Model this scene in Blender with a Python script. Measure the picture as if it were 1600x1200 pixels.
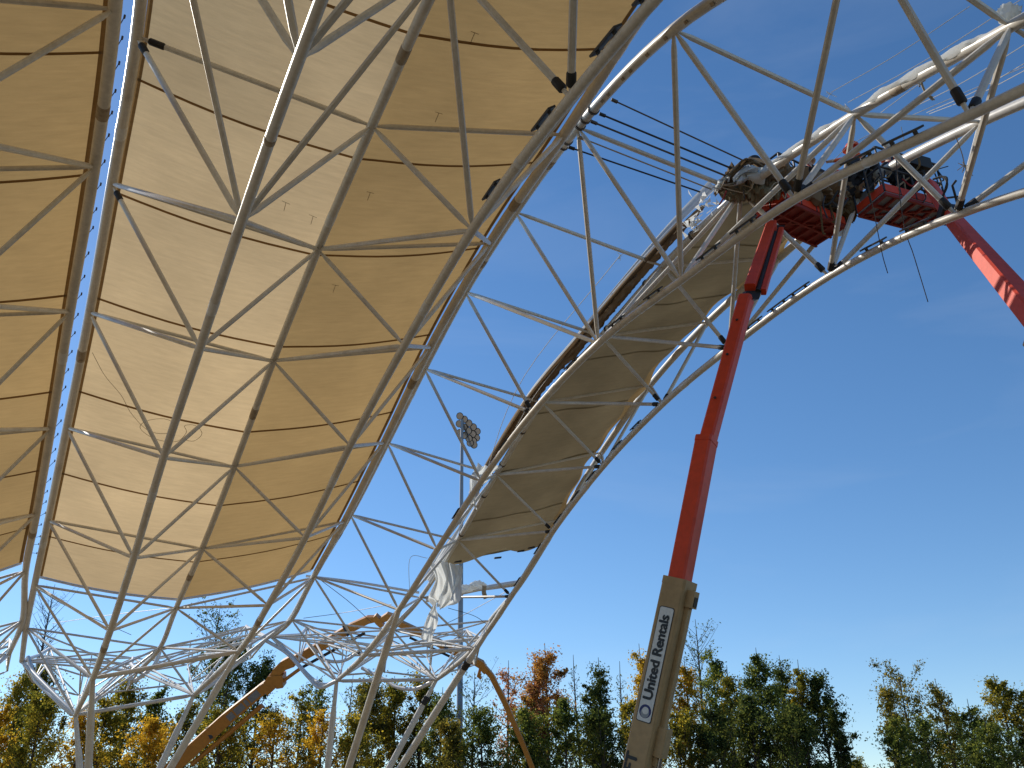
import bpy, math, random
import numpy as np
from mathutils import Vector, Matrix

# ------------------------------------------------------------------ scene, camera, sky, sun
for o in list(bpy.data.objects):
    bpy.data.objects.remove(o)
S = bpy.context.scene
COL = S.collection
R = math.radians
rnd = random.Random(7)
nrs = np.random.RandomState(11)

PITCH, ROLL, FPX = R(26.0), R(1.0), 1470.0
CAM = np.array([0.0, 0.0, 1.7])
_x = np.array([1.0, 0, 0]); _z = np.array([0, math.cos(PITCH), math.sin(PITCH)]); _y = np.array([0, math.sin(PITCH), -math.cos(PITCH)])
CAMX = math.cos(ROLL) * _x + math.sin(ROLL) * _y
CAMY = -math.sin(ROLL) * _x + math.cos(ROLL) * _y
CAMZ = _z
cam_data = bpy.data.cameras.new('camera')
cam = bpy.data.objects.new('camera', cam_data)
COL.objects.link(cam)
cam.matrix_world = Matrix(((CAMX[0], -CAMY[0], -CAMZ[0], CAM[0]), (CAMX[1], -CAMY[1], -CAMZ[1], CAM[1]), (CAMX[2], -CAMY[2], -CAMZ[2], CAM[2]), (0, 0, 0, 1)))
cam_data.sensor_width = 36.0
cam_data.lens = 36.0 * FPX / 1600.0
cam_data.clip_start = 0.1
cam_data.clip_end = 5000
S.camera = cam

SUN_AZ, SUN_EL = R(-50.0), R(36.0)        # azimuth from +Y towards +X
world = bpy.data.worlds.new('World')
S.world = world
world.use_nodes = True
wn = world.node_tree
sky = wn.nodes.new('ShaderNodeTexSky')
sky.sky_type = 'NISHITA'
sky.sun_disc = False
sky.sun_elevation = SUN_EL
sky.sun_rotation = SUN_AZ
sky.altitude = 900
sky.air_density = 1.0
sky.dust_density = 0.2
sky.ozone_density = 2.6
wn.nodes['Background'].inputs['Strength'].default_value = 0.145
hs = wn.nodes.new('ShaderNodeHueSaturation'); hs.inputs['Saturation'].default_value = 1.18
wn.links.new(sky.outputs[0], hs.inputs['Color'])
# thin high wisps all over the sky
tc = wn.nodes.new('ShaderNodeTexCoord')
mpw = wn.nodes.new('ShaderNodeMapping'); mpw.inputs['Scale'].default_value = (1.2, 3.2, 5.0); mpw.inputs['Rotation'].default_value = (0.3, 0.2, 0.5)
nw = wn.nodes.new('ShaderNodeTexNoise'); nw.inputs['Scale'].default_value = 1.6; nw.inputs['Detail'].default_value = 7; nw.inputs['Roughness'].default_value = 0.55; nw.inputs['Distortion'].default_value = 0.6
mrw = wn.nodes.new('ShaderNodeMapRange'); mrw.inputs['From Min'].default_value = 0.50; mrw.inputs['From Max'].default_value = 0.80; mrw.inputs['To Max'].default_value = 0.10
mxw = wn.nodes.new('ShaderNodeMixRGB'); mxw.inputs[2].default_value = (5.2, 5.6, 6.2, 1)
wn.links.new(tc.outputs['Generated'], mpw.inputs['Vector']); wn.links.new(mpw.outputs[0], nw.inputs['Vector']); wn.links.new(nw.outputs['Fac'], mrw.inputs['Value'])
wn.links.new(mrw.outputs[0], mxw.inputs[0]); wn.links.new(hs.outputs[0], mxw.inputs[1]); wn.links.new(mxw.outputs[0], wn.nodes['Background'].inputs['Color'])

sun_data = bpy.data.lights.new('sun', 'SUN')
sun_data.energy = 4.6
sun_data.angle = R(0.5)
sun_data.color = (1.0, 0.93, 0.82)
sun = bpy.data.objects.new('sun', sun_data)
COL.objects.link(sun)
sd = Vector((math.sin(SUN_AZ) * math.cos(SUN_EL), math.cos(SUN_AZ) * math.cos(SUN_EL), math.sin(SUN_EL)))
sun.rotation_euler = (-sd).to_track_quat('-Z', 'Y').to_euler()

S.view_settings.view_transform = 'Standard'
S.view_settings.look = 'None'
S.view_settings.exposure = 0.0
S.view_settings.gamma = 1.0
S.view_settings.use_curve_mapping = False
S.render.engine = 'CYCLES'
S.cycles.max_bounces = 10
S.cycles.diffuse_bounces = 5
S.cycles.transparent_max_bounces = 12
S.cycles.sample_clamp_indirect = 8.0

def at(px, py, z):
    """a point of the place: survey bearing px,py and distance z metres"""
    return CAM + z * (CAMX * (px - 800.0) / FPX + CAMY * (py - 600.0) / FPX + CAMZ)

def ground_at(px, z, h=0.0):
    p = at(px, 1317, z)
    return np.array([p[0], p[1], h])

# ------------------------------------------------------------------ materials
def new_mat(name):
    m = bpy.data.materials.new(name)
    m.use_nodes = True
    return m, m.node_tree, m.node_tree.nodes['Principled BSDF']

def rgb(c):
    return (c[0], c[1], c[2], 1.0)

def paint(name, c, rough=0.4, metallic=0.0, dirt=0.25, dirt_col=(0.16, 0.11, 0.07), scale=3.0, bump=0.0):
    m, t, b = new_mat(name)
    n1 = t.nodes.new('ShaderNodeTexNoise'); n1.inputs['Scale'].default_value = scale; n1.inputs['Detail'].default_value = 8; n1.inputs['Roughness'].default_value = 0.65
    n2 = t.nodes.new('ShaderNodeTexNoise'); n2.inputs['Scale'].default_value = scale * 9; n2.inputs['Detail'].default_value = 4
    co = t.nodes.new('ShaderNodeTexCoord')
    t.links.new(co.outputs['Object'], n1.inputs['Vector']); t.links.new(co.outputs['Object'], n2.inputs['Vector'])
    r1 = t.nodes.new('ShaderNodeValToRGB'); r1.color_ramp.elements[0].position = 0.48; r1.color_ramp.elements[1].position = 0.78
    t.links.new(n1.outputs['Fac'], r1.inputs['Fac'])
    mu = t.nodes.new('ShaderNodeMath'); mu.operation = 'MULTIPLY'; mu.inputs[1].default_value = dirt
    t.links.new(r1.outputs['Color'], mu.inputs[0])
    mx = t.nodes.new('ShaderNodeMixRGB'); mx.inputs[1].default_value = rgb(c); mx.inputs[2].default_value = rgb(dirt_col)
    t.links.new(mu.outputs[0], mx.inputs[0])
    mv = t.nodes.new('ShaderNodeMixRGB'); mv.blend_type = 'MULTIPLY'; mv.inputs[0].default_value = 0.35
    t.links.new(mx.outputs[0], mv.inputs[1]); t.links.new(n2.outputs['Fac'], mv.inputs[2])
    t.links.new(mv.outputs[0], b.inputs['Base Color'])
    b.inputs['Roughness'].default_value = rough
    b.inputs['Metallic'].default_value = metallic
    rr = t.nodes.new('ShaderNodeMapRange'); rr.inputs['To Min'].default_value = rough * 0.8; rr.inputs['To Max'].default_value = min(1.0, rough * 1.35)
    t.links.new(n1.outputs['Fac'], rr.inputs['Value']); t.links.new(rr.outputs[0], b.inputs['Roughness'])
    if bump:
        bp = t.nodes.new('ShaderNodeBump'); bp.inputs['Strength'].default_value = bump; bp.inputs['Distance'].default_value = 0.02
        t.links.new(n2.outputs['Fac'], bp.inputs['Height']); t.links.new(bp.outputs[0], b.inputs['Normal'])
    return m

def fabric(name, diff, trans, wt, band=0.10, stain=0.18, bscale=9.0, bump=0.15, fwd=0.0):
    """woven sheet: reflects and lets light through; uv in metres (u across, v along)"""
    m = bpy.data.materials.new(name); m.use_nodes = True
    t = m.node_tree; t.nodes.clear()
    out = t.nodes.new('ShaderNodeOutputMaterial')
    uv = t.nodes.new('ShaderNodeUVMap'); uv.uv_map = 'UVMap'
    mp = t.nodes.new('ShaderNodeMapping'); mp.inputs['Scale'].default_value = (0.15, 1.0, 1.0)
    t.links.new(uv.outputs[0], mp.inputs['Vector'])
    nb = t.nodes.new('ShaderNodeTexNoise'); nb.inputs['Scale'].default_value = bscale; nb.inputs['Detail'].default_value = 7; nb.inputs['Roughness'].default_value = 0.7
    t.links.new(mp.outputs[0], nb.inputs['Vector'])
    ns = t.nodes.new('ShaderNodeTexNoise'); ns.inputs['Scale'].default_value = 0.35; ns.inputs['Detail'].default_value = 5
    t.links.new(uv.outputs[0], ns.inputs['Vector'])
    r1 = t.nodes.new('ShaderNodeMapRange'); r1.inputs['From Min'].default_value = 0.3; r1.inputs['From Max'].default_value = 0.7; r1.inputs['To Min'].default_value = 1.0 - band; r1.inputs['To Max'].default_value = 1.0 + band
    t.links.new(nb.outputs['Fac'], r1.inputs['Value'])
    r2 = t.nodes.new('ShaderNodeMapRange'); r2.inputs['From Min'].default_value = 0.3; r2.inputs['From Max'].default_value = 0.7; r2.inputs['To Min'].default_value = 1.0 - stain; r2.inputs['To Max'].default_value = 1.0 + stain * 0.4
    t.links.new(ns.outputs['Fac'], r2.inputs['Value'])
    mu = t.nodes.new('ShaderNodeMath'); mu.operation = 'MULTIPLY'
    t.links.new(r1.outputs[0], mu.inputs[0]); t.links.new(r2.outputs[0], mu.inputs[1])
    oi = t.nodes.new('ShaderNodeObjectInfo'); ro = t.nodes.new('ShaderNodeMapRange'); ro.inputs['To Min'].default_value = 0.95; ro.inputs['To Max'].default_value = 1.05
    t.links.new(oi.outputs['Random'], ro.inputs['Value'])
    mu2 = t.nodes.new('ShaderNodeMath'); mu2.operation = 'MULTIPLY'; t.links.new(mu.outputs[0], mu2.inputs[0]); t.links.new(ro.outputs[0], mu2.inputs[1]); mu = mu2
    def tint(c):
        v = t.nodes.new('ShaderNodeVectorMath'); v.operation = 'SCALE'; v.inputs[0].default_value = c
        t.links.new(mu.outputs[0], v.inputs['Scale']); return v
    d = t.nodes.new('ShaderNodeBsdfDiffuse'); tr = t.nodes.new('ShaderNodeBsdfTranslucent')
    t.links.new(tint(diff).outputs[0], d.inputs['Color']); t.links.new(tint(trans).outputs[0], tr.inputs['Color'])
    bp = t.nodes.new('ShaderNodeBump'); bp.inputs['Strength'].default_value = bump; bp.inputs['Distance'].default_value = 0.03
    t.links.new(nb.outputs['Fac'], bp.inputs['Height'])
    mp2 = t.nodes.new('ShaderNodeMapping'); mp2.inputs['Scale'].default_value = (0.35, 1.6, 1.0); mp2.inputs['Rotation'].default_value = (0, 0, 0.25)
    t.links.new(uv.outputs[0], mp2.inputs['Vector'])
    nz = t.nodes.new('ShaderNodeTexNoise'); nz.inputs['Scale'].default_value = 0.9; nz.inputs['Detail'].default_value = 3; nz.inputs['Distortion'].default_value = 0.4
    t.links.new(mp2.outputs[0], nz.inputs['Vector'])
    b2 = t.nodes.new('ShaderNodeBump'); b2.inputs['Strength'].default_value = 0.07; b2.inputs['Distance'].default_value = 0.25
    t.links.new(nz.outputs['Fac'], b2.inputs['Height']); t.links.new(bp.outputs[0], b2.inputs['Normal'])
    t.links.new(b2.outputs[0], d.inputs['Normal']); t.links.new(b2.outputs[0], tr.inputs['Normal'])
    mx = t.nodes.new('ShaderNodeMixShader'); mx.inputs[0].default_value = wt
    t.links.new(d.outputs[0], mx.inputs[1]); t.links.new(tr.outputs[0], mx.inputs[2])
    last = mx
    if fwd:                                   # light scattered mostly onwards through the weave
        rf = t.nodes.new('ShaderNodeBsdfRefraction'); rf.inputs['IOR'].default_value = 1.02; rf.inputs['Roughness'].default_value = 1.0
        t.links.new(tint(tuple(q * 1.0 for q in trans)).outputs[0], rf.inputs['Color'])
        m2 = t.nodes.new('ShaderNodeMixShader'); m2.inputs[0].default_value = fwd
        t.links.new(mx.outputs[0], m2.inputs[1]); t.links.new(rf.outputs[0], m2.inputs[2]); last = m2
    t.links.new(last.outputs[0], out.inputs['Surface'])
    return m

def leafmat(name, c1, c2, c3, p2=0.5):
    m = bpy.data.materials.new(name); m.use_nodes = True
    t = m.node_tree; t.nodes.clear()
    out = t.nodes.new('ShaderNodeOutputMaterial')
    g = t.nodes.new('ShaderNodeNewGeometry')
    co = t.nodes.new('ShaderNodeTexCoord')
    n = t.nodes.new('ShaderNodeTexNoise'); n.inputs['Scale'].default_value = 0.55; n.inputs['Detail'].default_value = 3
    t.links.new(co.outputs['Object'], n.inputs['Vector'])
    ad = t.nodes.new('ShaderNodeMath'); ad.operation = 'MULTIPLY_ADD'; ad.inputs[1].default_value = 0.55
    t.links.new(g.outputs['Random Per Island'], ad.inputs[0])
    mr = t.nodes.new('ShaderNodeMapRange'); mr.inputs['From Min'].default_value = 0.3; mr.inputs['From Max'].default_value = 0.7; mr.inputs['To Min'].default_value = -0.05; mr.inputs['To Max'].default_value = 0.5
    t.links.new(n.outputs['Fac'], mr.inputs['Value']); t.links.new(mr.outputs[0], ad.inputs[2])
    ra = t.nodes.new('ShaderNodeValToRGB')
    e = ra.color_ramp.elements; e[0].color = rgb(c1); e[0].position = 0.15; e[1].color = rgb(c3); e[1].position = 0.9
    k = e.new(p2); k.color = rgb(c2)
    t.links.new(ad.outputs[0], ra.inputs['Fac'])
    d = t.nodes.new('ShaderNodeBsdfDiffuse'); tr = t.nodes.new('ShaderNodeBsdfTranslucent')
    t.links.new(ra.outputs[0], d.inputs['Color'])
    br = t.nodes.new('ShaderNodeMixRGB'); br.blend_type = 'MULTIPLY'; br.inputs[0].default_value = 1.0; br.inputs[2].default_value = (1.5, 1.45, 0.8, 1)
    t.links.new(ra.outputs[0], br.inputs[1]); t.links.new(br.outputs[0], tr.inputs['Color'])
    mx = t.nodes.new('ShaderNodeMixShader'); mx.inputs[0].default_value = 0.54
    t.links.new(d.outputs[0], mx.inputs[1]); t.links.new(tr.outputs[0], mx.inputs[2]); t.links.new(mx.outputs[0], out.inputs['Surface'])
    return m

M = {
 'steel': paint('white_steel_paint', (0.76, 0.71, 0.62), 0.36, dirt=0.35, scale=1.6),
 'steel_bright': paint('clean_white_steel_paint', (0.82, 0.81, 0.78), 0.35, dirt=0.15, scale=1.6),
 'splice': paint('bare_splice_steel', (0.42, 0.33, 0.22), 0.55, dirt=0.9, dirt_col=(0.12, 0.06, 0.03), scale=12.0),
 'black': paint('black_rubber', (0.022, 0.020, 0.019), 0.6, dirt=0.3, dirt_col=(0.06, 0.05, 0.04), scale=6.0),
 'plate': paint('black_plate', (0.03, 0.028, 0.026), 0.5, dirt=0.3, scale=6.0),
 'red': paint('red_boom_paint', (0.78, 0.062, 0.013), 0.5, dirt=0.35, dirt_col=(0.30, 0.03, 0.012), scale=1.2),
 'redworn': paint('worn_red_paint', (0.30, 0.022, 0.012), 0.6, dirt=0.6, dirt_col=(0.06, 0.02, 0.015), scale=4.0),  # basket underside shade put into a darker red, plus mottled dirt
 'beige': paint('beige_boom_paint', (0.50, 0.325, 0.15), 0.55, dirt=0.5, dirt_col=(0.22, 0.15, 0.07), scale=1.4),
 'orange': paint('orange_boom_paint', (0.62, 0.26, 0.045), 0.42, dirt=0.35, dirt_col=(0.25, 0.10, 0.03), scale=1.0),
 'galv': paint('galvanised_steel', (0.30, 0.33, 0.37), 0.45, 0.5, dirt=0.3, scale=1.0),
 'dark_metal': paint('dark_metal', (0.06, 0.06, 0.065), 0.45, 0.6, dirt=0.3, scale=5.0),
 'chrome': paint('ram_chrome', (0.55, 0.55, 0.55), 0.2, 0.9, dirt=0.2, scale=5.0),
 'rope': paint('pale_rope', (0.66, 0.64, 0.58), 0.8, dirt=0.2, scale=20.0),
 'twine': paint('tan_twine', (0.45, 0.36, 0.24), 0.9, dirt=0.4, scale=20.0),
 'cable': paint('dark_steel_cable', (0.10, 0.075, 0.055), 0.5, 0.4, dirt=0.3, scale=10.0),
 'bark': paint('bark', (0.085, 0.066, 0.05), 0.9, dirt=0.5, dirt_col=(0.03, 0.024, 0.018), scale=6.0, bump=0.4),
 'palebark': paint('pale_bark', (0.30, 0.27, 0.22), 0.9, dirt=0.8, dirt_col=(0.05, 0.04, 0.03), scale=5.0, bump=0.4),
 'sign': paint('sign_white', (0.80, 0.79, 0.77), 0.4, dirt=0.1),
 'ink': paint('sign_black', (0.015, 0.015, 0.018), 0.45, dirt=0.0),
 'blue': paint('sign_blue', (0.012, 0.02, 0.16), 0.45, dirt=0.0),
 'greylogo': paint('sign_grey', (0.33, 0.35, 0.38), 0.45, dirt=0.0),
 'lamp_glass': paint('lamp_lens', (0.62, 0.64, 0.66), 0.08, 0.7, dirt=0.2),
 'hivis': paint('hivis_orange', (0.85, 0.13, 0.02), 0.7, dirt=0.1),
 'hivis_y': paint('hivis_yellow', (0.62, 0.70, 0.05), 0.7, dirt=0.1),
 'cloth_dark': paint('dark_workwear', (0.025, 0.027, 0.035), 0.85, dirt=0.4, dirt_col=(0.06, 0.05, 0.045)),
 'cloth_red': paint('red_workwear', (0.30, 0.02, 0.018), 0.85, dirt=0.3, dirt_col=(0.1, 0.01, 0.01)),
 'skin': paint('skin', (0.50, 0.30, 0.21), 0.55, dirt=0.1),
 'helmet': paint('helmet_white', (0.80, 0.80, 0.78), 0.3, dirt=0.1),
 'helmet_o': paint('helmet_orange', (0.85, 0.11, 0.015), 0.3, dirt=0.1),
 'deck': paint('grey_deck', (0.30, 0.29, 0.32), 0.6, dirt=0.4, scale=4.0),
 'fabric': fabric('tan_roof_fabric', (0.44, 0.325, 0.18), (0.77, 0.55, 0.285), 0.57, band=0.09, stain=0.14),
 'fabric_tan': fabric('unbleached_roof_fabric', (0.31, 0.21, 0.098), (0.44, 0.285, 0.115), 0.56, band=0.09, stain=0.14),  # same cloth, with the duller light on right-hand panels put into its colour
 'seam': fabric('fabric_seam', (0.21, 0.14, 0.07), (0.27, 0.16, 0.07), 0.5, stain=0.05),
 'hem': fabric('fabric_hem', (0.24, 0.17, 0.09), (0.28, 0.18, 0.08), 0.5, stain=0.05),
 'olive': fabric('folded_olive_fabric', (0.34, 0.295, 0.20), (0.18, 0.14, 0.08), 0.28, band=0.08, stain=0.3),
 'olive_seam': fabric('olive_fabric_seam', (0.36, 0.31, 0.21), (0.2, 0.16, 0.09), 0.28, stain=0.2),
 'amber': fabric('amber_fabric_edge', (0.28, 0.205, 0.11), (0.28, 0.185, 0.08), 0.40, stain=0.5),
 'brownroll': fabric('rolled_brown_fabric', (0.33, 0.245, 0.165), (0.25, 0.16, 0.08), 0.3, band=0.2, stain=0.4),
 'plastic': fabric('white_plastic_film', (0.80, 0.81, 0.80), (0.80, 0.82, 0.80), 0.5, band=0.05, stain=0.1),
}

# ------------------------------------------------------------------ mesh helpers
class MB:
    def __init__(self):
        self.v = []; self.f = []; self.n = 0; self.mi = []
    def add(self, V, F, mi=0):
        V = np.asarray(V, float)
        self.v.append(V)
        for f in F:
            self.f.append(tuple(i + self.n for i in f)); self.mi.append(mi)
        self.n += len(V)
        return self
    def box(self, c, ax, ay, az, mi=0):
        c, ax, ay, az = (np.asarray(q, float) for q in (c, ax, ay, az))
        V = [c + sx * ax + sy * ay + sz * az for sz in (-1, 1) for sy in (-1, 1) for sx in (-1, 1)]
        return self.add(V, [(0, 2, 3, 1), (4, 5, 7, 6), (0, 1, 5, 4), (2, 6, 7, 3), (0, 4, 6, 2), (1, 3, 7, 5)], mi)
    def tube(self, pts, rad, seg=10, cap=True, mi=0):
        P = np.asarray(pts, float); n = len(P)
        rad = np.broadcast_to(np.asarray(rad, float), (n,))
        T = np.gradient(P, axis=0); T /= np.linalg.norm(T, axis=1)[:, None] + 1e-12
        up = np.array([0, 0, 1.0])
        if abs(T[0] @ up) > 0.95: up = np.array([1.0, 0, 0])
        u = np.cross(T[0], up); u /= np.linalg.norm(u)
        V = []
        a = np.arange(seg) * 2 * math.pi / seg
        for i in range(n):
            u = u - T[i] * (u @ T[i]); u /= np.linalg.norm(u) + 1e-12
            w = np.cross(T[i], u)
            V.append(P[i] + rad[i] * (np.cos(a)[:, None] * u + np.sin(a)[:, None] * w))
        V = np.concatenate(V)
        F = []
        for i in range(n - 1):
            for k in range(seg):
                k2 = (k + 1) % seg
                F.append((i * seg + k, i * seg + k2, (i + 1) * seg + k2, (i + 1) * seg + k))
        if cap:
            F.append(tuple(range(seg - 1, -1, -1))); F.append(tuple((n - 1) * seg + k for k in range(seg)))
        return self.add(V, F, mi)
    def obj(self, name, mat, parent=None, smooth=True):
        me = bpy.data.meshes.new(name)
        me.from_pydata(np.concatenate(self.v).tolist(), [], self.f)
        mats = mat if isinstance(mat, (list, tuple)) else [mat]
        for q in mats: me.materials.append(M[q] if isinstance(q, str) else q)
        if len(mats) > 1: me.polygons.foreach_set('material_index', self.mi)
        if smooth:
            me.polygons.foreach_set('use_smooth', [len(p.vertices) == 4 for p in me.polygons] if smooth == 'quads' else [True] * len(me.polygons))
            me.set_sharp_from_angle(angle=R(40))
        o = bpy.data.objects.new(name, me)
        COL.objects.link(o)
        if parent is not None:
            o.parent = parent
            p = parent
            while p is not None:
                p = p.parent
            o.matrix_parent_inverse = parent_matrix(parent).inverted()
        return o

def parent_matrix(o):
    m = o.matrix_basis.copy()
    if o.parent is not None:
        m = parent_matrix(o.parent) @ o.matrix_parent_inverse @ m
    return m

def thing(name, label, cat, loc=(0, 0, 0), group=None):
    o = bpy.data.objects.new(name, None)
    o.empty_display_size = 0.3
    COL.objects.link(o)
    o.location = tuple(float(q) for q in loc)
    return tag(o, label, cat, group)

def tag(o, label, cat, group=None):
    o['label'] = label; o['category'] = cat
    if group: o['group'] = group
    return o

def struct(o):
    o['kind'] = 'structure'
    return o

def unit(v):
    v = np.asarray(v, float)
    return v / (np.linalg.norm(v) + 1e-12)

def catmull(P, ts):
    """P: list of points at integer parameters 0..n-1"""
    P = np.asarray(P, float); n = len(P); out = []
    for t in np.atleast_1d(ts):
        i = int(min(max(math.floor(t), 0), n - 2)); f = t - i
        p1, p2 = P[i], P[i + 1]
        p0 = P[i - 1] if i > 0 else 2 * p1 - p2
        p3 = P[i + 2] if i + 2 < n else 2 * p2 - p1
        out.append(0.5 * ((2 * p1) + (-p0 + p2) * f + (2 * p0 - 5 * p1 + 4 * p2 - p3) * f * f + (-p0 + 3 * p1 - 3 * p2 + p3) * f ** 3))
    return np.array(out)

def sheet(fn, us, vs, name, mat, parent=None, uvs=None):
    """grid surface fn(u,v)->xyz with uv in metres"""
    nu, nv = len(us), len(vs)
    V = np.array([fn(u, v) for v in vs for u in us])
    F = [(j * nu + i, j * nu + i + 1, (j + 1) * nu + i + 1, (j + 1) * nu + i) for j in range(nv - 1) for i in range(nu - 1)]
    me = bpy.data.meshes.new(name)
    me.from_pydata(V.tolist(), [], F)
    me.materials.append(M[mat])
    uvl = me.uv_layers.new(name='UVMap')
    su, sv = uvs if uvs else (1.0, 1.0)
    co = []
    for j in range(nv - 1):
        for i in range(nu - 1):
            for (a, b) in ((i, j), (i + 1, j), (i + 1, j + 1), (i, j + 1)):
                co += [us[a] * su, vs[b] * sv]
    uvl.data.foreach_set('uv', co)
    me.polygons.foreach_set('use_smooth', [True] * len(me.polygons))
    o = bpy.data.objects.new(name, me)
    COL.objects.link(o)
    if parent is not None:
        o.parent = parent
        o.matrix_parent_inverse = parent_matrix(parent).inverted()
    return o

# ------------------------------------------------------------------ ground
def ground_mat():
    m, t, b = new_mat('ground_dirt_and_grass')
    co = t.nodes.new('ShaderNodeTexCoord')
    n = t.nodes.new('ShaderNodeTexNoise'); n.inputs['Scale'].default_value = 0.08; n.inputs['Detail'].default_value = 9
    t.links.new(co.outputs['Object'], n.inputs['Vector'])
    n2 = t.nodes.new('ShaderNodeTexNoise'); n2.inputs['Scale'].default_value = 2.5; n2.inputs['Detail'].default_value = 8
    t.links.new(co.outputs['Object'], n2.inputs['Vector'])
    ra = t.nodes.new('ShaderNodeValToRGB')
    e = ra.color_ramp.elements; e[0].position = 0.40; e[0].color = (0.36, 0.262, 0.165, 1); e[1].position = 0.62; e[1].color = (0.20, 0.165, 0.085, 1)
    t.links.new(n.outputs['Fac'], ra.inputs['Fac'])
    mv = t.nodes.new('ShaderNodeMixRGB'); mv.blend_type = 'MULTIPLY'; mv.inputs[0].default_value = 0.5
    t.links.new(ra.outputs[0], mv.inputs[1]); t.links.new(n2.outputs['Fac'], mv.inputs[2])
    t.links.new(mv.outputs[0], b.inputs['Base Color']); b.inputs['Roughness'].default_value = 0.95
    bp = t.nodes.new('ShaderNodeBump'); bp.inputs['Strength'].default_value = 0.5; bp.inputs['Distance'].default_value = 0.05
    t.links.new(n2.outputs['Fac'], bp.inputs['Height']); t.links.new(bp.outputs[0], b.inputs['Normal'])
    return m
M['ground'] = ground_mat()
gb = MB(); gb.add([(-2500, -600, 0), (2500, -600, 0), (2500, 3000, 0), (-2500, 3000, 0)], [(0, 1, 2, 3)])
struct(gb.obj('ground', 'ground', smooth=False))

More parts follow.
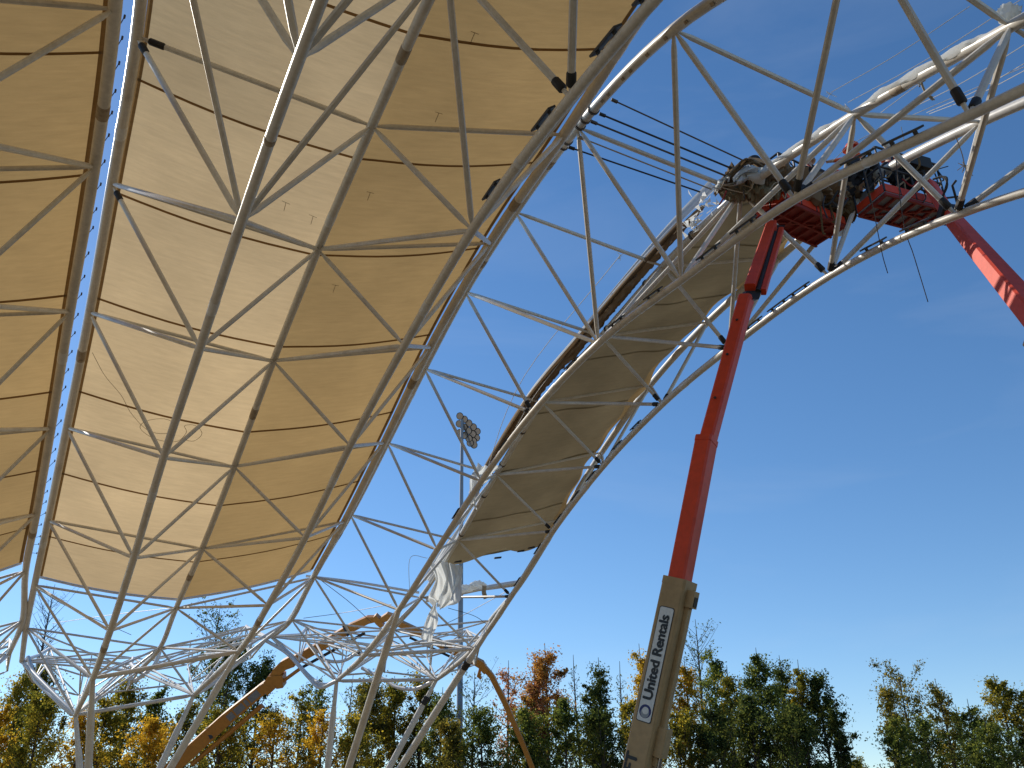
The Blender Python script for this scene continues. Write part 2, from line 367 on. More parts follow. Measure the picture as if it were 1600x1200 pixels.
# ------------------------------------------------------------------ roof trusses
NODES = {
 'B': {
  'T0': {-3: (-0.49, 0.26, 10.48), -2: (-2.65, 3.91, 12.40), -1: (-4.52, 7.82, 13.65), 0: (-6.39, 11.94, 14.34), 1: (-8.36, 15.91, 14.32), 2: (-10.51, 20.24, 13.77), 3: (-12.85, 24.82, 12.66), 4: (-15.48, 29.94, 11.57), 5: (-18.41, 35.61, 10.86), 6: (-21.68, 41.97, 10.59)},
  'T1': {-3: (1.95, 1.61, 9.72), -2: (0.78, 5.32, 11.46), -1: (-0.80, 9.13, 12.66), 0: (-2.43, 13.09, 13.27), 1: (-4.22, 17.29, 13.51), 2: (-6.34, 22.19, 13.33), 3: (-8.56, 26.97, 12.20), 4: (-10.92, 31.97, 11.11), 5: (-13.54, 37.50, 10.32), 6: (-16.35, 43.95, 10.00)},
  'T2': {-3: (5.39, 2.44, 10.18), -2: (3.63, 6.39, 11.91), -1: (2.41, 10.22, 13.39), 0: (1.09, 14.35, 14.08), 1: (-0.47, 18.56, 14.47), 2: (-2.28, 23.24, 14.22), 3: (-4.18, 28.17, 13.40), 4: (-6.30, 33.49, 12.49), 5: (-8.56, 39.30, 11.91), 6: (-10.94, 45.71, 11.50)},
  'B0': {-3: (0.70, 0.86, 7.51), -2: (-0.76, 4.45, 8.95), -1: (-2.37, 8.02, 9.79), 1: (-4.19, 12.10, 10.53), 2: (-6.23, 16.55, 10.69), 3: (-8.45, 21.15, 10.20), 4: (-10.74, 25.89, 9.08), 5: (-13.05, 30.55, 8.02), 6: (-16.28, 37.28, 7.63)},
  'B1': {-3: (4.07, 1.78, 7.60), -2: (2.27, 5.50, 9.15), -1: (0.81, 9.16, 10.20), 1: (-0.63, 13.22, 11.07), 2: (-2.31, 17.88, 11.39), 3: (-4.28, 22.90, 11.14), 4: (-6.37, 27.72, 10.14), 5: (-8.48, 32.21, 9.14), 6: (-11.24, 38.86, 8.83)},
 },
 'C': {
  'T0': {-3: (4.20, 7.72, 11.62), -2: (2.67, 11.01, 13.30), -1: (1.39, 14.51, 14.40), 0: (0.15, 18.15, 15.06), 1: (-1.22, 21.69, 15.07), 2: (-2.66, 25.51, 14.72), 3: (-4.27, 29.51, 13.96), 4: (-6.21, 34.13, 12.97), 5: (-8.56, 39.40, 11.99), 6: (-10.74, 45.25, 11.46)},
  'T1': {-3: (6.40, 8.78, 10.90), -2: (5.74, 12.05, 12.42), -1: (4.70, 15.45, 13.47), 0: (3.65, 18.97, 14.01), 1: (2.49, 22.73, 14.21), 2: (0.94, 27.02, 14.21), 3: (-0.62, 31.23, 13.38), 4: (-2.23, 35.73, 12.37), 5: (-4.14, 40.84, 11.35), 6: (-6.04, 46.56, 11.14)},
  'T2': {-3: (9.42, 9.27, 11.36), -2: (8.26, 12.80, 12.87), -1: (7.54, 16.18, 14.16), 0: (6.77, 19.83, 14.77), 1: (5.66, 23.59, 15.08), 2: (4.51, 27.66, 15.06), 3: (3.23, 31.99, 14.46), 4: (1.86, 36.81, 13.48), 5: (0.19, 42.36, 12.21), 6: (-1.30, 48.07, 11.84)},
  'B0': {-3: (5.19, 8.21, 8.96), -2: (4.25, 11.40, 10.23), -1: (3.12, 14.63, 10.88), 1: (1.92, 18.26, 11.56), 2: (0.52, 22.23, 11.70), 3: (-0.96, 26.32, 11.35), 4: (-2.58, 30.49, 10.49), 5: (-4.31, 34.73, 9.47), 6: (-6.47, 40.83, 8.94)},
  'B1': {-3: (8.23, 8.80, 9.05), -2: (7.00, 12.12, 10.41), -1: (6.12, 15.36, 11.37), 1: (5.01, 19.11, 11.84), 2: (4.06, 23.15, 12.30), 3: (2.81, 27.55, 12.23), 4: (1.34, 31.80, 11.46), 5: (-0.17, 36.01, 10.20), 6: (-1.89, 42.21, 9.38)},
 },
 'A': {
  'T0': {-3: (-5.75, -3.91, 9.26), -2: (-8.35, -0.43, 11.16), -1: (-10.67, 3.33, 12.39), 0: (-13.00, 7.29, 13.05), 1: (-15.38, 11.10, 13.02), 2: (-17.95, 15.24, 12.50), 3: (-20.72, 19.59, 11.45), 4: (-23.88, 24.50, 10.31), 5: (-27.50, 30.01, 9.42), 6: (-31.39, 36.18, 8.97)},
  'T1': {-3: (-3.45, -2.37, 8.49), -2: (-5.06, 1.24, 10.22), -1: (-7.08, 4.91, 11.40), 0: (-9.15, 8.74, 12.00), 1: (-11.39, 12.80, 12.21), 2: (-14.06, 17.51, 12.04), 3: (-16.76, 22.06, 10.99), 4: (-19.61, 26.88, 9.87), 5: (-22.82, 32.28, 8.88), 6: (-26.29, 38.47, 8.59)},
  'T2': {-3: (-0.16, -1.37, 9.17), -2: (-2.39, 2.43, 10.88), -1: (-4.07, 6.15, 12.35), 0: (-5.85, 10.16, 13.02), 1: (-7.88, 14.24, 13.40), 2: (-10.25, 18.85, 12.96), 3: (-12.66, 23.63, 12.11), 4: (-15.24, 28.68, 11.37), 5: (-18.11, 34.17, 11.03), 6: (-21.10, 40.42, 10.56)},
  'B0': {-3: (-4.58, -3.18, 6.24), -2: (-6.46, 0.28, 7.67), -1: (-8.48, 3.71, 8.49), 1: (-10.74, 7.64, 9.21), 2: (-13.27, 11.93, 9.35), 3: (-15.93, 16.35, 8.86), 4: (-18.69, 20.87, 7.76), 5: (-21.50, 25.37, 6.63), 6: (-25.40, 31.88, 6.12)},
  'B1': {-3: (-1.27, -2.04, 6.41), -2: (-3.52, 1.52, 7.94), -1: (-5.40, 5.06, 8.98), 1: (-7.36, 9.03, 9.77), 2: (-9.53, 13.56, 10.03), 3: (-11.99, 18.41, 9.80), 4: (-14.56, 23.02, 8.86), 5: (-17.16, 27.40, 7.71), 6: (-20.57, 33.96, 7.11)},
 },
}

BASE_END = {
 'B': {'T': [(34, 1033, 46.0), (215, 1050, 48.0), (420, 995, 50.0)], 'R8': [(60, 1024, 54), (205, 1038, 56), (395, 990, 58)], 'R9': [(78, 1013, 60), (208, 1028, 62), (385, 978, 64)],
       'H': [(118, 1117, 41.0), (303, 1086, 43.0)], 'foot': (158, 39.5)},
 'C': {'T': [(425, 995, 49.5), (598, 1018, 50.5), (752, 996, 52.0)], 'R8': [(470, 992, 56), (602, 1010, 57), (742, 1000, 58)], 'R9': [(480, 980, 61), (605, 997, 62), (730, 985, 63)],
       'H': [(526, 1064, 45.0), (682, 1062, 46.5)], 'foot': (506, 45.0)},
 'A': {'T': [(-520, 1062, 46.0), (-215, 1085, 47.0), (14, 1022, 47.5)], 'R8': [(-400, 1050, 54), (-150, 1050, 55), (20, 1008, 56)], 'R9': [(-380, 1040, 60), (-130, 1040, 61), (15, 1000, 62)],
       'H': [(-400, 1150, 40.0), (-110, 1120, 41.5)], 'foot': (-300, 39.0)},
}
T_ROWS = [-4, -3, -2, -1, 0, 1, 2, 3, 4, 5, 6, 7]
B_ROWS = [-4, -3, -2, -1, 1, 2, 3, 4, 5, 6, 7]
ND = {}
for m in NODES:
    ND[m] = {c: {k: np.array(p) for k, p in NODES[m][c].items()} for c in NODES[m]}
    be = BASE_END[m]
    for i, c in enumerate(('T0', 'T1', 'T2')):
        ND[m][c][7] = at(*be['T'][i]); ND[m][c][8] = at(*be['R8'][i]); ND[m][c][9] = at(*be['R9'][i])
    for i, c in enumerate(('B0', 'B1')):
        ND[m][c][7] = at(*be['H'][i])
    for c in ND[m]:
        ND[m][c][-4] = 2 * ND[m][c][-3] - ND[m][c][-2]

def chord(m, c, s):
    """point on chord c of truss m at (fractional) row s"""
    rows = T_ROWS if c[0] == 'T' else B_ROWS
    P = [ND[m][c][k] for k in rows]
    t = np.interp(s, rows, range(len(rows)))
    return catmull(P, t)[0] if np.isscalar(s) else catmull(P, t)

def member(name, a, b, r, parent, mat='steel', seg=8, neck=True):
    a, b = np.asarray(a, float), np.asarray(b, float)
    L = np.linalg.norm(b - a); d = (b - a) / L
    if neck:
        e = min(0.32, L * 0.12)
        P = [a, a + d * e * 0.45, a + d * e, b - d * e, b - d * e * 0.45, b]; rr = [r * .55, r * .62, r, r, r * .62, r * .55]
    else:
        P = [a, (a + b) / 2, b]; rr = [r, r, r]
    return MB().tube(P, rr, seg).obj(name, mat, parent)

def sleeve(par, a, b, r, d0, d1, mat='black'):
    a, b = np.asarray(a, float), np.asarray(b, float); d = unit(b - a)
    P = [a + d * d0, a + d * (d0 + .02), a + d * (d1 - .02), a + d * d1]
    MB().tube(P, [r * 1.05, r * 1.28, r * 1.25, r * 1.05], 8).obj('end_sleeve', mat, par)

def build_truss(m, label, row_lo=-4):
    be = BASE_END[m]; N = ND[m]
    sc = 0.95 if m == 'C' else 1.0
    foot = ground_at(be['foot'][0], be['foot'][1])
    root = thing('roof_truss', label, 'roof truss', foot, 'white tubular roof trusses side by side')
    rt = 0.052 * sc
    # chords
    for c in ('T0', 'T1', 'T2'):
        ss = np.arange(row_lo, 7.001, 0.125)
        rad = np.interp(ss, [-4, 0, 6, 7], [0.098, 0.103, 0.125, 0.12]) * sc * (0.86 if c == 'T1' else 1.0)
        ch = MB().tube(chord(m, c, ss), rad, 16).obj('top_chord', 'steel', root)
        for k in (-2.45, -0.6, 0.62, 2.35, 4.3):
            s0 = k + (0.12 if c == 'T1' else 0)
            P = chord(m, c, np.array([s0 - .045, s0 - .04, s0 + .04, s0 + .045])); r0 = float(np.interp(s0, ss, rad))
            MB().tube(P, [r0 * 1.0, r0 * 1.06, r0 * 1.06, r0 * 1.0], 16).obj('splice_collar', 'splice' if rnd.random() < .5 else 'steel_bright', ch)
    for c in ('B0', 'B1'):
        ss = np.concatenate([np.arange(row_lo, -1, .125), np.arange(-1, 1, .25), np.arange(1, 7.001, .125)])
        rad = np.interp(ss, [-4, -1, 3, 6, 7], [0.066, 0.074, 0.096, 0.118, 0.10]) * sc
        ch = MB().tube(chord(m, c, ss), rad, 16).obj('bottom_chord', 'steel', root)
        for s0 in (-2.5, -0.1, 1.65, 3.35, 5.3):
            w = .05 if s0 > 0 else .03
            P = chord(m, c, np.array([s0 - w, s0 - w * .9, s0 + w * .9, s0 + w])); r0 = float(np.interp(s0, ss, rad))
            MB().tube(P, [r0, r0 * 1.07, r0 * 1.07, r0], 16).obj('splice_collar', 'splice' if rnd.random() < .45 else 'steel_bright', ch)
    # purlins across
    for k in range(max(row_lo, -3), 10):
        for a, b in (('T0', 'T1'), ('T1', 'T2')):
            if k >= 8: rr = rt * 1.15
            else: rr = rt * .95
            pu = member('purlin', N[a][k], N[b][k], rr, root)
            if m == 'B' and a == 'T0' and k == 0: sleeve(pu, N[a][k], N[b][k], rr, .22, .5)
    # webs
    web = {k: ((k, 'strut'), (k - 1, 'diagonal')) for k in range(2, 7)}
    web[1] = ((1, 'strut'), (0, 'diagonal'), (-1, 'diagonal'))
    web[-1] = ((-1, 'strut'), (-2, 'diagonal')); web[-2] = ((-2, 'strut'), (-3, 'diagonal')); web[-3] = ((-3, 'strut'),)
    web[7] = ((6, 'strut'), (7, 'strut'), (8, 'rear_strut'))
    dark = {('C', 'B1'): (-3, -2, -1, 1, 2, 3, 4, 5), ('C', 'B0'): (-3, -2, 2), ('B', 'B1'): (-1,)}
    for bc, tops in (('B0', ('T0', 'T1')), ('B1', ('T1', 'T2'))):
        for k, lst in web.items():
            for tk, nm in lst:
                for tc in tops:
                    a, b = N[bc][k], N[tc][tk]
                    mb = member(nm, a, b, rt, root)
                    if k in dark.get((m, bc), ()) and (tc == tops[0] or m == 'C'): sleeve(mb, a, b, rt, .16, .36)
                    if m == 'B' and tc == 'T0' and nm == 'diagonal' and tk in (0, 1): sleeve(mb, b, a, rt, .22, .45)
                    if m == 'C' and bc == 'B0' and k == 6 and rnd.random() < .5: sleeve(mb, a, b, rt, .3, .55)
    # rear wing, tying the heads back
    for i in range(3):
        c = 'T%d' % i
        member('rear_chord', N[c][7], N[c][8], 0.10, root, neck=False); member('rear_chord', N[c][8], N[c][9], 0.10, root, neck=False)
        member('rear_brace', N[c][7], N['T%d' % min(i + 1, 2)][9], 0.05, root)
    RB = {}
    for i in range(3):
        for k in (8, 9):
            q = N['T%d' % i][k].copy(); q[2] -= 1.5 if k == 8 else 1.0; RB[i, k] = q
    for k in (8, 9):
        for i in range(2):
            mid = (RB[i, k] + RB[i + 1, k]) / 2 + np.array([0, 0, -.5])
            member('rear_lattice', RB[i, k], mid, .055, root); member('rear_lattice', mid, RB[i + 1, k], .055, root)
            for e in (N['T%d' % i][k], N['T%d' % (i + 1)][k]): member('rear_lattice', mid, e, .04, root)
            member('rear_lattice', mid, (N['T%d' % i][k] + N['T%d' % (i + 1)][k]) / 2, .04, root)
            member('rear_lattice', mid, N['B%d' % i][7], .05, root)
            member('rear_lattice', mid, (N['T%d' % i][7] + N['T%d' % (i + 1)][7]) / 2, .04, root)
    for i in range(3):
        member('rear_lattice', RB[i, 8], RB[i, 9], .06, root)
        for k in (8, 9): member('rear_lattice', RB[i, k], N['T%d' % i][k], .045, root)
        member('rear_lattice', RB[i, 8], N['T%d' % i][9], .04, root); member('rear_lattice', N['T%d' % i][7], RB[i, 8], .06, root)
    for i in range(2):
        member('rear_lattice', N['T%d' % i][6], N['T%d' % (i + 1)][7], .042, root); member('rear_lattice', N['T%d' % (i + 1)][6], N['T%d' % i][7], .042, root)
        member('rear_lattice', N['T%d' % i][7], N['T%d' % (i + 1)][8], .042, root); member('rear_lattice', N['T%d' % (i + 1)][7], N['T%d' % i][8], .042, root)
        member('rear_lattice', N['B%d' % i][6], (N['T%d' % i][7] + N['T%d' % (i + 1)][7]) / 2, .045, root)
    member('tie_beam', N['B0'][7], N['B1'][7], 0.085, root)
    member('tie_beam', N['B0'][6], N['B1'][6], 0.085, root)
    for i, c in enumerate(('B0', 'B1')):
        member('rear_strut', N[c][7], N['T%d' % i][9], 0.06, root); member('rear_strut', N[c][7], N['T%d' % (i + 1)][9], 0.06, root)
    # curved ends of the bottom chords
    curves = {'C': [[(526, 1064, 45), (508, 1070, 45.6), (488, 1061, 46.6), (462, 1034, 48), (425, 995, 49.5)], [(526, 1064, 45), (500, 1074, 45.8), (482, 1058, 46.8), (450, 1022, 48.4), (414, 1000, 49.8)],
                    [(682, 1062, 46.5), (650, 1076, 47.2), (622, 1074, 48), (604, 1064, 48.8), (566, 1044, 50.5)], [(682, 1062, 46.5), (705, 1046, 48), (735, 1018, 50), (752, 996, 52)],
                    [(500, 1030, 54), (525, 1034, 54), (545, 1029, 54), (566, 1012, 54)]],
              'B': [[(118, 1117, 41), (96, 1096, 42), (62, 1062, 44), (34, 1033, 46)], [(112, 1116, 41.4), (84, 1090, 42.5), (56, 1062, 44.4), (44, 1027, 46)],
                    [(303, 1086, 43), (330, 1070, 44.5), (362, 1044, 46.5), (420, 995, 50)], [(205, 1060, 48), (212, 1063, 48.5), (240, 1040, 49), (252, 1012, 49.5)]],
              'A': [[(-110, 1120, 41.5), (-80, 1100, 42.5), (-20, 1050, 45), (14, 1022, 47.5)]]}
    for cv in curves[m]:
        P = [at(*q) for q in cv]
        MB().tube(catmull(P, np.linspace(0, len(P) - 1, 6 * len(P))), 0.10 * sc, 12).obj('end_curve', 'steel_bright', root)
    # splayed legs to one footing
    tops = {'B': [('B0', 6), ('B1', 6), ('B0', 7), ('B1', 7)], 'C': [('B0', 5), ('B1', 5.6), ('B0', 7), ('B1', 7)], 'A': [('B0', 6), ('B1', 6), ('B0', 7), ('B1', 7)]}[m]
    for j, (c, k) in enumerate(tops):
        a = chord(m, c, float(k))
        b = foot + np.array([(-.35, .35, -.3, .3)[j], (-.3, -.3, .3, .3)[j], 0.25])
        d = unit(b - a); L = np.linalg.norm(b - a)
        P = [a, a + d * .5, a + d * 1.2, a + d * 1.6, a + d * L * .55, b - d * .6, b]
        rr = [.09, .10, .105, .145, .155, .145, .11]
        lg = MB().tube(P, rr, 14).obj('leg', 'steel', root)
        if m == 'C' and j in (1, 3):
            q = a + d * (1.75 if j == 1 else .9)
            MB().tube([q, q + d * .02, q + d * .4, q + d * .42], [.14, .162, .162, .14], 14).obj('leg_band', 'black', lg)
    fb = MB(); fb.box(foot + np.array([0, 0, .14]), (1.0, 0, 0), (0, .9, 0), (0, 0, .135)); fb.obj('footing', 'deck', root, smooth=False)
    # black cleat plates standing on the bottom chords
    pl = {'C': {'B0': (-2.7, -2.45, -1.62, -1.3, -.45, .45, 1.35, 2.5, 3.5), 'B1': (-2.6, -1.75, -1.42, -.5, -.1, .4, 2.4, 2.72, 3.2, 3.5, 3.85, 4.3, 4.8)}, 'B': {'B1': (-2.6, -1.55, -1.28, -.62, .45)}, 'A': {}}[m]
    for c, lst in pl.items():
        for s0 in lst:
            p0, p1 = chord(m, c, s0 - .03), chord(m, c, s0 + .03)
            d = unit(p1 - p0); r0 = 0.08 * sc
            side = unit(np.cross(d, (0, 0, 1.0))); upv = unit(np.cross(side, d))
            if side[0] > 0: side = -side
            o_ = upv * .82 + side * .57
            c0 = (p0 + p1) / 2 + o_ * (r0 + .045)
            q = MB(); q.box(c0, d * .33, unit(np.cross(d, o_)) * .06, o_ * .014)
            for e in (-.22, .22): q.box((p0 + p1) / 2 + d * e + o_ * (r0 + .01), d * .02, unit(np.cross(d, o_)) * .02, o_ * .03)
            q.obj('cleat_plate', 'plate', root, smooth=False)
    return root

def surf(m, u, s, off):
    """roof surface: u 0..1 from T0 to T1, 1..2 from T1 to T2"""
    a, b, c = chord(m, 'T0', s), chord(m, 'T1', s), chord(m, 'T2', s)
    p = a + (b - a) * u if u <= 1 else b + (c - b) * (u - 1)
    tg = chord(m, 'T1', s + .1) - chord(m, 'T1', s - .1)
    lat = (b - a) if u <= 1 else (c - b)
    n = unit(np.cross(lat, tg)); n = n if n[2] > 0 else -n
    f = u if u <= 1 else u - 1
    return p + n * (off - (0.05 if m == 'C' else 0.14) * math.sin(math.pi * f))

def build_fabric(m, label):
    root = thing('roof_fabric', label, 'roof fabric', surf(m, 1.0, 4.9, .2), 'tan roof fabrics stretched over the trusses')
    seams = [-3.85, -3.0, -2.18, -1.37, -.55, .3, 1.1, 1.92, 2.7, 3.5, 4.27, 4.9]
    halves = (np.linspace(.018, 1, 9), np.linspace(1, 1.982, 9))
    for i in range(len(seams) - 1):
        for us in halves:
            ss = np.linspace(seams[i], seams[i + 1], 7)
            sheet(lambda u, s: surf(m, u, s, .19), us, ss, 'fabric_panel', 'fabric' if us[0] < .5 else 'fabric_tan', root, (5.0, 4.5))  # bright and dull slopes painted as two fabric colours
        if i:
            for us in halves:
                ss = np.array([seams[i] - .0085, seams[i] + .0085])
                sheet(lambda u, s: surf(m, u, s, .175), us, ss, 'seam', 'seam', root, (5.0, 4.5))
    sl = np.linspace(-3.85, 4.9, 60)
    for us in ((.014, .036), (1.962, 1.986)):
        sheet(lambda u, s: surf(m, u, s, .172), np.array(us), sl, 'edge_hem', 'hem', root, (5.0, 4.5))
    sheet(lambda u, s: surf(m, u, s, .178), np.array([.990, .999]), sl, 'ridge_stitching', 'seam', root, (5.0, 4.5))
    for us in halves:
        P = [surf(m, u, 4.93, .22) for u in us]
        MB().tube(P, .035, 8).obj('edge_pipe', 'steel_bright', root)
        P2 = [surf(m, u, 4.955, .22) for u in us]
        bb = MB()
        bb.tube(P2, .02, 6)
        for j in range(1, 17):
            f = j / 17.0; a_ = surf(m, us[0] + f * (us[-1] - us[0]), 4.91, .21); b_ = surf(m, us[0] + f * (us[-1] - us[0]), 4.96, .22)
            bb.tube([a_, b_], .012, 5)
        bb.obj('edge_lacing', 'steel_bright', root)
    return root

trussA = build_truss('A', 'white tubular truss under the fabric at the far left edge')
trussB = build_truss('B', 'white tubular truss spanning overhead in the left half, fully covered by tan fabric')
trussC = build_truss('C', 'white tubular truss on the right, open to the sky, with boom lifts in it')
fabA = build_fabric('A', 'tan fabric strip cut off by the left edge of the picture')
fabB = build_fabric('B', 'large tan fabric roof with brown seams glowing in the sun over the left truss')

# hooks across the slit between the two left fabrics, and between the covered and the open truss
for i in range(40):
    s0 = -1.2 + i * 0.152 + rnd.uniform(-.02, .02)
    a = chord('A', 'T2', s0); 
    ss = np.linspace(s0 - 1, s0 + 1, 41); Pb = chord('B', 'T0', ss); b = Pb[np.linalg.norm(Pb - a, axis=1).argmin()]
    d = b - a; L = np.linalg.norm(d); d = d / L
    k = MB(); p0 = a + d * .1 + np.array([0, 0, .10]); p1 = a + d * (.1 + min(.34, L * rnd.uniform(.3, .5))) + np.array([0, 0, .10])
    k.tube([p0, p1], .008, 5); k.tube([p1 + np.array([0, 0, -.03]), p1 + np.array([0, 0, .04])], .018, 5)
    k.obj('edge_hook', 'cable', trussA)
# bolt slots along the bare edge chord of the open truss
for s0 in (-2.62, -2.45, -2.3, -2.12, -1.96, -1.8, -1.64, -1.56, -1.4, -1.33):
    p0, p1 = chord('C', 'T0', s0 - .012), chord('C', 'T0', s0 + .012)
    d = unit(p1 - p0); v = unit(CAM - p0); side = unit(np.cross(d, v)); nrm = unit(np.cross(side, d)); 
    if nrm @ v < 0: nrm = -nrm
    q = MB(); q.box((p0 + p1) / 2 + nrm * .104 - side * .03, d * .035, side * .03, nrm * .012); q.obj('bolt_slot', 'splice', trussC, smooth=False)
for s0 in (-1.2, -1.1, -1.03, -.86, -.8):
    P = chord('C', 'T0', np.array([s0 - .006, s0 + .006])); MB().tube(P, .122, 16).obj('strap', 'cable', trussC)

sc_pts = [(.05, 2.35), (.14, 2.5), (.25, 2.62), (.33, 2.75), (.45, 2.86), (.56, 2.84), (.60, 2.76), (.52, 2.72), (.42, 2.78), (.40, 2.86), (.5, 2.92), (.62, 2.90), (.66, 2.80), (.64, 2.74), (.70, 2.72), (.75, 2.78), (.72, 2.86), (.66, 2.87)]
MB().tube(catmull([surf('B', u, s, .165) for u, s in sc_pts], np.linspace(0, len(sc_pts) - 1, 90)), .007, 4).obj('loose_cord', 'hem', fabB)
for u, s in ((1.16, .55), (1.3, -.1), (1.2, 1.35), (.78, .75), (.92, .8), (1.28, -.62)):
    a, b, c, e = surf('B', u - .02, s, .17), surf('B', u + .02, s + .01, .17), surf('B', u, s + .005, .17), surf('B', u + .004, s + .07, .17)
    k = MB(); k.tube([a, b], .005, 4); k.tube([c, e], .005, 4); k.obj('layout_mark', 'hem', fabB)

# ------------------------------------------------------------------ fabric going up on the open truss
def vnoise(p, seed=0):
    x = p[0] * 1.0 + seed * 13.1; y = p[1] + seed * 7.7
    return (math.sin(1.7 * x + 2.1 * math.sin(.9 * y + seed)) + math.sin(2.9 * y + 1.3 * math.sin(1.9 * x)) + .5 * math.sin(5.3 * x + 4.1 * y)) / 2.5

def csurf(u, s, off=.10):
    p = surf('C', 1 + u, s, off)
    amp = .06 * math.sin(math.pi * min(max(u, 0), 1)) + .015
    cre = -abs(math.sin(1.55 * s + 1.1 * u + .4)) ** 10 * .03 - abs(math.sin(.9 * s - 2.3 * u + 2.0)) ** 18 * .04
    return p + np.array([0, 0, amp * vnoise((3 * u, 1.6 * s), 2) + cre * (.3 + u)])

def c_edge(s):
    return .965 + .015 * math.sin(2.2 * s + .6) + .012 * math.sin(5.7 * s) + .018 * math.sin(13 * s + 1) + (.05 if s > 4.0 else 0)

fabC = thing('roof_fabric', 'dull olive fabric half unrolled along the right-hand truss, amber along its edge', 'roof fabric', csurf(.5, 4.3), 'roof fabrics')
cs = [-1.15, -.2, .6, 1.42, 2.2, 3.0, 3.75, 4.42]
for i in range(len(cs) - 1):
    ss = np.linspace(cs[i], cs[i + 1], 13)
    lo = (lambda u, s: s + (.06 * math.sin(9 * u) - .06 * u if s > 4.41 else 0))
    sheet(lambda f, s: csurf(f * (c_edge(s) - .04), lo(f, s)), np.linspace(0, 1, 19), ss, 'fabric_panel', 'olive', fabC, (4.5, 4.0))
    sheet(lambda f, s: csurf((c_edge(s) - .04) + f * (.04 + .03 * math.sin(3.1 * s + 1) * f), lo(.9, s)) + np.array([0, 0, -.05 * f * math.sin(7 * s)]), np.linspace(0, 1, 5), ss, 'amber_edge', 'amber', fabC, (1.0, 4.0))
    if i:
        sheet(lambda f, s: csurf(f * (c_edge(s) - .045), s, .088), np.linspace(0, 1, 19), np.array([cs[i] - .010, cs[i] + .010]), 'seam', 'olive_seam', fabC, (4.5, 4.0))
for f, s0 in ((.18, 4.42), (.62, 4.44), (.86, 4.40), (.97, 4.38)):
    p = csurf(f * .9, s0, .09); k = MB(); k.box(p, (.14, .03, .02), (-.02, .05, 0), (0, 0, .03)); k.obj('grommet_clamp', 'black', fabC, smooth=False)

def lumpy(path, r0, seed, seg=14, amp=.35, n=80, flat=1.0):
    P = catmull(path, np.linspace(0, len(path) - 1, n)); mb = MB()
    T = np.gradient(P, axis=0); T /= np.linalg.norm(T, axis=1)[:, None]
    V = []
    for i in range(n):
        u = unit(np.cross(T[i], (0, 0, 1.0))); w = np.cross(u, T[i])
        for k in range(seg):
            a = 2 * math.pi * k / seg
            q = r0 * (1 + amp * vnoise((3.1 * math.cos(a) + i * .23, 2.7 * math.sin(a) + i * .31), seed) + .18 * math.sin(3 * a + i * .4))
            q *= min(1, .35 + 4.0 * i / n, .35 + 4.0 * (n - 1 - i) / n)
            V.append(P[i] + q * (math.cos(a) * u + math.sin(a) * w * flat))
    F = [(i * seg + k, i * seg + (k + 1) % seg, (i + 1) * seg + (k + 1) % seg, (i + 1) * seg + k) for i in range(n - 1) for k in range(seg)]
    F += [tuple(range(seg - 1, -1, -1)), tuple((n - 1) * seg + k for k in range(seg))]
    return mb.add(V, F)

def film(name, path, width, seed, mat='plastic', nu=15, nv=40, crum=.12, parent=None, wdir=None):
    """a crumpled hanging or draped sheet along a path"""
    P = [np.asarray(q, float) for q in path]
    W = np.asarray(wdir if wdir is not None else (CAMX * .95 + np.array([0, .3, 0])), float)
    D = unit(np.cross(W, P[-1] - P[0])); k0 = 9 + 2.5 * (seed % 4)
    def fn(u, v):
        c = catmull(P, v * (len(P) - 1))[0]
        ww = width * (.62 + .30 * math.sin(3.3 * v + seed) + .14 * math.sin(9 * v + 2 * seed))
        fold = math.sin(k0 * u + 2.2 * math.sin(3 * v + seed)) * (.6 + .4 * math.sin(7 * v + 5 * u + seed)) + .35 * math.sin(2.3 * k0 * u - 4 * v + seed)
        edge = (.5 if v < .5 else 1.0) * crum * .5 * math.sin(6 * u + 3 * seed + 8 * v)
        return c + W * ((u - .5) * ww + crum * .35 * math.sin(k0 * u + 5 * v)) + D * crum * fold + unit(P[-1] - P[0]) * edge
    return sheet(fn, np.linspace(0, 1, nu), np.linspace(0, 1, nv), name, mat, parent, (width, 3.0))

def beside(c, s, side, upo):
    p = chord('C', c, s); d = unit(chord('C', c, s + .05) - chord('C', c, s - .05))
    l = unit(np.cross(d, (0, 0, 1.0)))
    if l[0] > 0: l = -l
    return p + l * side + np.array([0, 0, upo])

roll = thing('fabric_roll', 'brown rolled fabric lying along the middle chord of the open truss', 'fabric roll', beside('T1', 1, .3, .1))
lumpy([beside('T1', s, .26, .16) for s in (-.7, 0, .6, 1.2, 1.8, 2.4, 3.0, 3.4)], .13, 3, n=160, amp=.4).obj('rolled_body', 'brownroll', roll)
film('loose_flap', [beside('T1', s, .44, .12) for s in (-.5, .4, 1.2, 2.0, 2.8, 3.5)], .20, 5, 'brownroll', 7, 120, .06, roll, (-.6, -.3, -.72))
film('white_lining', [beside('T1', s, .40, .30) for s in (-.9, -.3, .4, 1.2, 2.0, 2.8, 3.4)], .26, 8, 'plastic', 5, 150, .06, roll, (-.7, -.3, .3))
for s0 in (-.42, .25, .9, 1.6, 2.4, 2.85, 3.3, 3.9, 4.5):
    P = chord('C', 'T1', np.array([s0 - .008, s0 + .008])); MB().tube(P, .112, 14).obj('strap', 'cable', trussC)

